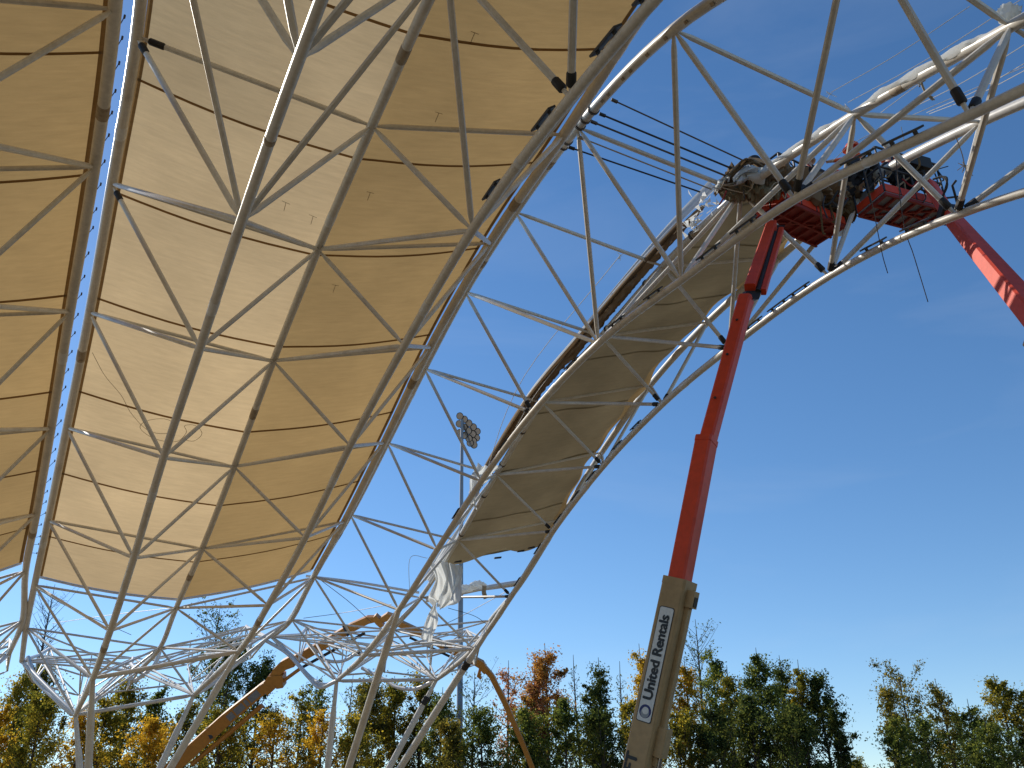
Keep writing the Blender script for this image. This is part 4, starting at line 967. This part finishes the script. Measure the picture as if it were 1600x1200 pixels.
        st = mb.add(V, [(kq, (kq + 1) % n, n + (kq + 1) % n, n + kq) for kq in range(n)]).obj('reflective_band', 'hivis_y'); st.parent = root
    return root
def bk(c, phi, a, b): return c + np.array([math.cos(phi), math.sin(phi), 0]) * a + np.array([math.sin(phi), -math.cos(phi), 0]) * b
person(bk(BK1, R(33), .45, .22), R(20), 'worker in orange vest and white helmet standing in the left basket', 'cloth_dark', 'cloth_dark', 'helmet', 'hivis', (.4, .5), (.6, .7))
person(bk(BK1, R(33), -.12, -.14), R(75), 'worker in black with a red vest bending over the fabric bundle', 'cloth_dark', 'cloth_dark', 'cloth_dark', 'cloth_red', (.9, -.3), (.8, -.4), .42)
person(bk(BK2, R(22), -.50, -.18), R(60), 'worker with orange helmet and orange jacket at left in the right basket', 'hivis', 'cloth_dark', 'helmet_o', None, (.7, .4), (.8, .5), .15)
person(bk(BK2, R(22), .25, -.05), R(10), 'worker in dark clothes with red vest standing near the right basket rail', 'cloth_dark', 'cloth_dark', 'helmet_o', 'cloth_red', (.5, .1), (.4, .3), .18)

# ------------------------------------------------------------------ orange articulated boom behind the trusses
ZB = 60.0
pump = thing('crane_boom', 'orange articulated crane boom arching behind the white trusses', 'crane boom', ground_at(262, ZB))
def seg(pts, ws, name, depth=.5):
    P = [at(x, y, ZB) for x, y in pts]; mb = MB()
    V = []; n = len(P)
    for i in range(n):
        t = unit(P[min(i + 1, n - 1)] - P[max(i - 1, 0)]); nn = unit(np.cross(t, CAMZ))
        w = ws[i] * ZB / FPX / 2
        for sx, sz in ((1, 1), (-1, 1), (-1, -1), (1, -1)): V.append(P[i] + nn * w * sx + CAMZ * depth * .5 * sz)
    F = [(i * 4 + k, i * 4 + (k + 1) % 4, (i + 1) * 4 + (k + 1) % 4, (i + 1) * 4 + k) for i in range(n - 1) for k in range(4)] + [(3, 2, 1, 0), tuple((n - 1) * 4 + k for k in range(4))]
    return mb.add(V, F).obj(name, 'orange', pump, smooth=False)
s1 = seg([(232, 1232), (300, 1172), (355, 1122), (412, 1075), (425, 1066)], [20, 20, 19, 16, 14], 'boom_section', .9)
seg([(415, 1078), (428, 1062), (438, 1060), (440, 1072)], [16, 22, 20, 10], 'boom_knuckle', 1.0)
seg([(428, 1062), (434, 1048), (445, 1038), (458, 1032)], [16, 14, 15, 17], 'boom_knuckle', .7)
s2 = seg([(450, 1037), (500, 1010), (550, 980), (575, 968), (592, 966)], [14, 14, 13, 11, 7], 'boom_section', .6)
seg([(585, 962), (592, 970), (598, 978)], [8, 10, 6], 'boom_knuckle', .7)
seg([(596, 968), (606, 963), (614, 966), (620, 974)], [8, 12, 12, 8], 'boom_knuckle', .6)
s3 = seg([(612, 968), (650, 986), (700, 1012), (740, 1034)], [9, 10, 10, 8], 'boom_section', .5)
seg([(738, 1030), (752, 1038), (760, 1050)], [10, 12, 8], 'boom_knuckle', .5)
s4 = seg([(756, 1042), (768, 1056), (790, 1100), (815, 1158), (838, 1215), (850, 1250)], [8, 8, 8, 7, 7, 6], 'boom_section', .4)
seg([(750, 1046), (748, 1056), (752, 1060)], [4, 6, 3], 'tip_hook', .3)
for a, b, r_ in (((440, 1062), (470, 1040), .12), ((300, 1190), (410, 1098), .16), ((470, 1040), (570, 985), .10), ((640, 992), (720, 1030), .08)):
    MB().tube([at(a[0], a[1] + 4, ZB - .2), at(b[0], b[1] + 4, ZB - .2)], r_, 8).obj('ram', 'orange' if r_ > .1 else 'dark_metal', pump)
for t0, t1_ in ((.50, .58), (.60, .72), (.74, .78), (.80, .93)):
    a = np.array([300, 1172]) + (np.array([412, 1075]) - np.array([300, 1172])) * t0; b = np.array([300, 1172]) + (np.array([412, 1075]) - np.array([300, 1172])) * t1_
    A_, B_ = at(*a, ZB - .46), at(*b, ZB - .46); t = unit(B_ - A_); nn = unit(np.cross(t, CAMZ)); k = MB(); k.box((A_ + B_) / 2, (B_ - A_) / 2, nn * .22, CAMZ * .005); k.obj('worn_decal', 'galv', s1, smooth=False)
for q in ((541, 985), (697, 1011), (327, 1145)):
    A_ = at(q[0], q[1], ZB - .35); k = MB(); k.box(A_, unit(np.array([.85, 0, .5])) * .1, unit(np.array([-.5, 0, .85])) * .38, CAMZ * .05); k.obj('band', 'dark_metal', pump, smooth=False)
fg = ground_at(225, ZB); k = MB(); k.box(fg + np.array([0, 0, 1.3]), (1.2, 0, 0), (0, 1.2, 0), (0, 0, 1.0)); k.obj('slew_base', 'orange', pump, smooth=False)
k = MB(); k.box(fg + np.array([0, 0, .5]), (1.6, 0, 0), (0, 3.6, 0), (0, 0, .3)); k.obj('carrier_deck', 'dark_metal', pump, smooth=False)
for sy in (-2.6, -1.2, 2.6):
    for sx in (-1.4, 1.4): wheel(pump, fg + np.array([sx, sy, .52]), (1, 0, 0), .52, .18)

# ------------------------------------------------------------------ floodlight tower
ZL = 92.0
gp = ground_at(718, ZL)
top = at(722, 655, ZL)
gp = np.array([top[0], top[1], 0])
tower = thing('floodlight_tower', 'tall grey floodlight tower with rows of round lamps behind the open truss', 'floodlight', gp)
H = top[2]
k = MB(); k.tube([gp + np.array([0, 0, h]) for h in (0, 5.5, 5.6, H * .6, H)], [.36, .34, .30, .22, .14], 14); k.obj('pole', 'galv', tower)
k = MB(); k.tube([gp + np.array([0, 0, h]) for h in (0, .2, 9.5, 9.7)], [.52, .50, .46, .36], 14); k.obj('pole_base', 'galv', tower)
arms = [[(719, 650), (726, 655), (733, 661), (740, 667)], [(718, 662), (725, 667), (732, 673), (739, 678), (746, 674)], [(719, 676), (726, 680), (733, 685), (740, 689), (745, 684)], [(735, 692), (741, 695)]]
fdir = unit(np.array([-.25, -.85, -.45]))
for arm in arms:
    A_, B_ = at(arm[0][0] - 2, arm[0][1] - 2, ZL + .5), at(arm[-1][0] + 2, arm[-1][1] + 2, ZL + .5)
    MB().tube([A_, B_], .07, 8).obj('crossarm', 'galv', tower)
    for x, y in arm:
        c = at(x, y, ZL); k = MB(); P = [c - fdir * .42, c - fdir * .36, c - fdir * .1, c + fdir * .06, c + fdir * .10]
        k.tube(P, [.10, .19, .30, .36, .37], 14, True); lm = k.obj('lamp', 'dark_metal', tower)
        k = MB(); k.add(disc(c + fdir * .115, .31, unit(np.cross(fdir, (0, 0, 1.0))), unit(np.cross(np.cross(fdir, (0, 0, 1.0)), fdir)), 16), [tuple(range(16))]); k.obj('lens', 'lamp_glass', lm, smooth=False)
        MB().tube([c - fdir * .3, at(x, y, ZL + .5)], .04, 6).obj('bracket', 'dark_metal', lm)

# ------------------------------------------------------------------ trees
LEAF = {
 'green': leafmat('leaves_green', (0.049, 0.071, 0.024), (0.110, 0.146, 0.046), (0.244, 0.244, 0.067)),
 'dark': leafmat('leaves_dark_green', (0.034, 0.051, 0.022), (0.073, 0.100, 0.037), (0.171, 0.177, 0.055)),
 'yellowgreen': leafmat('leaves_yellow_green', (0.079, 0.091, 0.022), (0.220, 0.201, 0.043), (0.488, 0.354, 0.055)),
 'yellow': leafmat('leaves_yellow', (0.159, 0.128, 0.027), (0.439, 0.299, 0.043), (0.708, 0.439, 0.061)),
 'orange': leafmat('leaves_orange', (0.146, 0.110, 0.036), (0.403, 0.201, 0.061), (0.610, 0.305, 0.110)),
 'red': leafmat('leaves_red', (0.244, 0.122, 0.073), (0.488, 0.220, 0.134), (0.634, 0.354, 0.183)),
 'olive': leafmat('leaves_olive', (0.055, 0.063, 0.022), (0.140, 0.137, 0.041), (0.329, 0.244, 0.061)),
}

def tree(px, ytop, wpx, z, kind, label, dens=1.0, shape='oval', lo=.12, top=None, bark='bark', name='tree', group='trees beyond the roof', seed=None):
    rg = np.random.RandomState(seed if seed is not None else int(px * 7 + ytop))
    g = ground_at(px, z); tp = at(px, ytop, z); H = tp[2]; g = np.array([tp[0], tp[1] , 0.0])
    Wd = wpx * z / FPX / 2
    root = thing(name, label, 'tree', g, group)
    # trunk and limbs
    mb = MB(); lean = rg.normal(0, .012, 2) * H
    n = 9; hs = np.linspace(0, 1, n)
    TP = np.stack([g[0] + lean[0] * hs + .12 * np.sin(hs * 5 + rg.rand() * 6) * hs, g[1] + lean[1] * hs, hs * H * 1.0], 1)
    r0 = .011 * H + .03
    mb.tube(TP, np.interp(hs, [0, .1, 1], [r0 * 1.5, r0, .02]), 7)
    tips = []
    nl = int(26 + H * 2.2)
    for i in range(nl):
        f = lo + (1 - lo) * ((i + rg.rand()) / nl) * .93
        prof = env(shape, (f - lo) / (1 - lo))
        a = rg.rand() * 2 * math.pi; L = Wd * prof * rg.uniform(.45, 1.2) + .2
        s = np.array([np.interp(f, hs, TP[:, 0]), np.interp(f, hs, TP[:, 1]), f * H * .97])
        e = s + np.array([math.cos(a) * L, math.sin(a) * L, L * rg.uniform(.6, 1.7)])
        mdl = (s + e) / 2 + np.array([0, 0, -.08 * L])
        rr = r0 * (1 - f) * .45 + .012
        mb.tube(catmull([s, mdl, e], np.linspace(0, 2, 5)), np.linspace(rr, .008, 5), 5)
        tips.append((s, e, L))
        for _ in range(2):
            t = rg.uniform(.4, .9); q = s + (e - s) * t; e2 = q + np.array([rg.normal(0, .35), rg.normal(0, .35), rg.uniform(.1, .5)]) * (L * .5 + .2)
            mb.tube([q, e2], [rr * .5, .006], 4); tips.append((q, e2, L * .5))
    mb.obj('trunk', bark, root)
    if dens <= 0: return root
    # leaves: clumps hung along the limbs
    N = int(dens * (3600 + 150 * H * Wd * 2.2))
    idx = rg.randint(0, len(tips), N); t = rg.beta(2.2, 1.0, N)
    A = np.array([q[0] for q in tips]); Bq = np.array([q[1] for q in tips])
    C = A[idx] + (Bq[idx] - A[idx]) * t[:, None] * 1.05
    cl = rg.rand(len(tips)) ** 2 * .50 + .09
    C += np.clip(rg.normal(0, 1, (N, 3)), -1.6, 1.6) * cl[idx][:, None] * np.array([1.0, 1.0, .8]) * (.7 + .12 * Wd)
    C[:, 2] = np.maximum(C[:, 2], .3)
    def cards(C, mat, nm):
        n_ = len(C)
        if n_ == 0: return
        sz = rg.uniform(.04, .095, n_) * (z / 70.0) ** .6
        u = rg.normal(0, 1, (n_, 3)); u /= np.linalg.norm(u, axis=1)[:, None]
        w = np.cross(u, rg.normal(0, 1, (n_, 3))); w /= np.linalg.norm(w, axis=1)[:, None]
        V = np.stack([C - u * sz[:, None] * 1.25, C + w * sz[:, None] * .75, C + u * sz[:, None] * 1.25, C - w * sz[:, None] * .75], 1).reshape(-1, 3)
        me = bpy.data.meshes.new(nm); me.vertices.add(4 * n_); me.vertices.foreach_set('co', V.ravel())
        me.loops.add(4 * n_); me.loops.foreach_set('vertex_index', np.arange(4 * n_)); me.polygons.add(n_); me.polygons.foreach_set('loop_start', np.arange(0, 4 * n_, 4)); me.polygons.foreach_set('loop_total', np.full(n_, 4))
        me.update(); me.validate()
        me.materials.append(LEAF[mat]); o = bpy.data.objects.new(nm, me); COL.objects.link(o); o.parent = root; o.matrix_parent_inverse = parent_matrix(root).inverted()
    if top:
        k_ = C[:, 2] > H * (.62 + .10 * np.sin(C[:, 0] * 2.0)) + rg.normal(0, .05 * H, N)
        cards(C[k_], top, 'crown_top'); cards(C[~k_], kind, 'crown')
    else: cards(C, kind, 'crown')
    return root

def env(shape, f):
    if shape == 'oval': return max(.12, math.sin(math.pi * min(1, .12 + .85 * f)) ** .7) * (1.0 if f < .5 else 1.0 - .72 * (f - .5) / .5)
    if shape == 'cone': return max(.10, 1.0 - .9 * f)
    if shape == 'column': return .75 if f < .7 else .75 - .6 * (f - .7) / .3
    if shape == 'vase': return .35 + .65 * f if f < .75 else 1.0 - 1.6 * (f - .75)
    return 1.0
TREES = [
 # px, ytop, width, distance, kind, label, extra
 (6, 1108, 80, 66, 'yellow', 'low yellow tree at the left edge', dict(dens=1.0)),
 (38, 1052, 92, 72, 'green', 'green tree with a ragged top near the left edge', dict(dens=.8, top='yellowgreen', shape='cone')),
 (74, 1040, 90, 78, 'olive', 'taller olive green tree behind the left footing', dict(dens=1.0)),
 (92, 918, 60, 96, 'dark', 'tall bare treetop between the left truss legs', dict(dens=0.0, shape='vase', lo=.5)),
 (70, 1085, 80, 64, 'yellowgreen', 'yellow green tree in front of the olive one at left', dict(dens=1.0)),
 (128, 1120, 80, 64, 'yellow', 'yellow bush-like tree behind the left column', dict(dens=1.0)),
 (168, 1092, 74, 70, 'yellowgreen', 'yellow green tree just right of the left column', dict(dens=1.0)),
 (206, 1066, 88, 74, 'yellowgreen', 'yellow green rounded tree in the gap between the left columns', dict(dens=1.1)),
 (252, 1080, 66, 76, 'green', 'small green tree below the horizontal tie', dict(dens=1.0)),
 (240, 1130, 80, 62, 'yellow', 'yellow tree low between the left columns', dict(dens=1.0)),
 (300, 1105, 70, 68, 'olive', 'olive tree beside the slanting left leg', dict(dens=.9)),
 (345, 950, 90, 84, 'dark', 'tall sparse bare-topped tree behind the white trusses', dict(dens=.12, shape='vase', lo=.4)),
 (362, 1000, 110, 80, 'dark', 'big dark tree with bare branches left of the orange boom', dict(dens=.75, lo=.28)),
 (408, 1030, 86, 78, 'olive', 'dark olive tree crossed by the orange boom', dict(dens=.7, top='dark', lo=.2)),
 (352, 1110, 90, 64, 'yellowgreen', 'yellow green tree below the big dark tree', dict(dens=.8)),
 (430, 1115, 80, 64, 'yellow', 'yellow tree right of the orange boom', dict(dens=.7)),
 (470, 1085, 70, 70, 'yellowgreen', 'thin yellow green tree left of the middle column', dict(dens=.6, shape='column')),
 (496, 1072, 58, 72, 'green', 'slim upright green tree touching the middle column', dict(dens=.6, shape='column')),
 (512, 1120, 70, 62, 'yellow', 'low yellow tree at the foot of the middle column', dict(dens=.8)),
 (546, 1060, 50, 82, 'dark', 'bare thin tree right of the middle column', dict(dens=.05, shape='column')),
 (578, 1062, 88, 72, 'olive', 'dense olive tree between the middle column and the slanted leg', dict(dens=1.3)),
 (618, 1072, 84, 74, 'yellowgreen', 'yellow green tree behind the slanted middle leg', dict(dens=1.2)),
 (560, 1130, 70, 62, 'yellowgreen', 'yellow green tree low behind the slanted leg', dict(dens=.9)),
 (655, 1060, 76, 74, 'olive', 'olive tree between the two slanted legs', dict(dens=1.3, top='yellowgreen')),
 (690, 1090, 66, 70, 'green', 'green tree left of the floodlight pole', dict(dens=1.1)),
 (700, 1130, 80, 64, 'olive', 'olive tree low at the floodlight pole', dict(dens=1.0)),
 (738, 1055, 70, 76, 'dark', 'bare branched tree right of the floodlight pole', dict(dens=.08, shape='vase', lo=.3)),
 (752, 1120, 90, 66, 'green', 'green tree under the thin end of the orange boom', dict(dens=1.1)),
 (792, 1038, 52, 80, 'red', 'thin pink tree left of the orange topped tree', dict(dens=.35, shape='column')),
 (852, 1012, 96, 76, 'green', 'tall tree with an orange red top and green skirt', dict(dens=1.1, top='orange', shape='oval')),
 (835, 1060, 60, 74, 'olive', 'small tree with reddish top left in front of the orange topped one', dict(dens=.9, top='red')),
 (820, 1110, 80, 66, 'green', 'green tree below the thin pink one', dict(dens=1.2)),
 (880, 1095, 80, 66, 'green', 'green tree below the orange topped one', dict(dens=1.2)),
 (903, 1030, 24, 84, 'dark', 'thin bare sapling right of the orange topped tree', dict(dens=.04, shape='column')),
 (922, 1060, 46, 74, 'dark', 'narrow dark green tree right of the bare sapling', dict(dens=1.0, shape='column')),
 (943, 1034, 48, 74, 'dark', 'pointed dark green tree left of the yellow tree', dict(dens=1.0, shape='cone')),
 (935, 1110, 80, 66, 'dark', 'dark tree low left of the beige boom', dict(dens=1.1)),
 (968, 1040, 24, 84, 'dark', 'bare twig-like sapling left of the yellow tree', dict(dens=.05, shape='column')),
 (998, 1012, 66, 76, 'yellow', 'bright yellow tree left of the beige boom', dict(dens=.9, shape='cone', bark='palebark')),
 (985, 1090, 70, 68, 'yellowgreen', 'yellow green tree at the foot of the yellow one', dict(dens=1.0)),
 (1062, 1032, 60, 74, 'yellow', 'golden tree just right of the beige boom', dict(dens=1.0, top='yellow')),
 (1078, 975, 60, 86, 'dark', 'tall bare tree showing above the golden tree', dict(dens=.05, shape='vase', lo=.4)),
 (1052, 1110, 80, 66, 'yellowgreen', 'yellow green tree low right of the beige boom', dict(dens=1.1)),
 (1108, 1012, 62, 78, 'green', 'light green tree with a narrow top', dict(dens=.9, shape='column')),
 (1132, 1045, 56, 72, 'olive', 'olive tree with yellow top in front of the light green one', dict(dens=1.0, top='yellowgreen')),
 (1110, 1100, 90, 66, 'dark', 'dark tree low below the light green one', dict(dens=1.2)),
 (1178, 1018, 76, 76, 'green', 'tall green tree, highest of the right-hand clump', dict(dens=1.3)),
 (1212, 1030, 56, 78, 'dark', 'green tree just right of the highest one', dict(dens=1.1)),
 (1165, 1085, 90, 68, 'dark', 'dark green tree in the middle of the right-hand clump', dict(dens=1.4)),
 (1240, 1036, 56, 76, 'dark', 'tree with yellowish top in the right-hand clump', dict(dens=1.1, top='yellowgreen')),
 (1275, 1050, 72, 76, 'dark', 'round topped dark green tree at the end of the clump', dict(dens=1.4)),
 (1230, 1105, 96, 66, 'dark', 'dark green tree low in the right-hand clump', dict(dens=1.4)),
 (1300, 1105, 40, 72, 'dark', 'lowest dark tree at the gap', dict(dens=1.2, shape='cone')),
 (1338, 1186, 40, 90, 'yellowgreen', 'tiny yellow green treetop in the gap', dict(dens=.8)),
 (1378, 1062, 50, 76, 'olive', 'loose olive tree right of the gap', dict(dens=.7, top='olive')),
 (1406, 1048, 84, 78, 'olive', 'open crowned brownish tree with dark limbs', dict(dens=.45, shape='vase', top='olive')),
 (1394, 1120, 66, 68, 'green', 'green tree below the open crowned one', dict(dens=.9)),
 (1464, 1066, 60, 78, 'olive', 'olive tree right of the open crowned one', dict(dens=.7)),
 (1440, 1118, 70, 70, 'green', 'green tree low between the olive trees at right', dict(dens=.8)),
 (1492, 1106, 46, 84, 'green', 'pale green small tree in the dip at right', dict(dens=.7)),
 (1510, 1098, 50, 74, 'green', 'green tree left of the last olive one', dict(dens=.9)),
 (1556, 1058, 92, 76, 'olive', 'olive tree with rusty yellow top near the right edge', dict(dens=1.1, top='yellowgreen')),
 (1602, 1078, 80, 74, 'olive', 'olive tree cut by the right edge', dict(dens=1.0)),
 (1540, 1130, 80, 66, 'green', 'green tree low near the right edge', dict(dens=1.0)),
]
for px, yt, w, z, kind, lab, kw in TREES:
    tree(px, yt - (16 if px < 780 and kw.get('dens', 1) > .3 else 6), w, z, kind, lab, **kw)
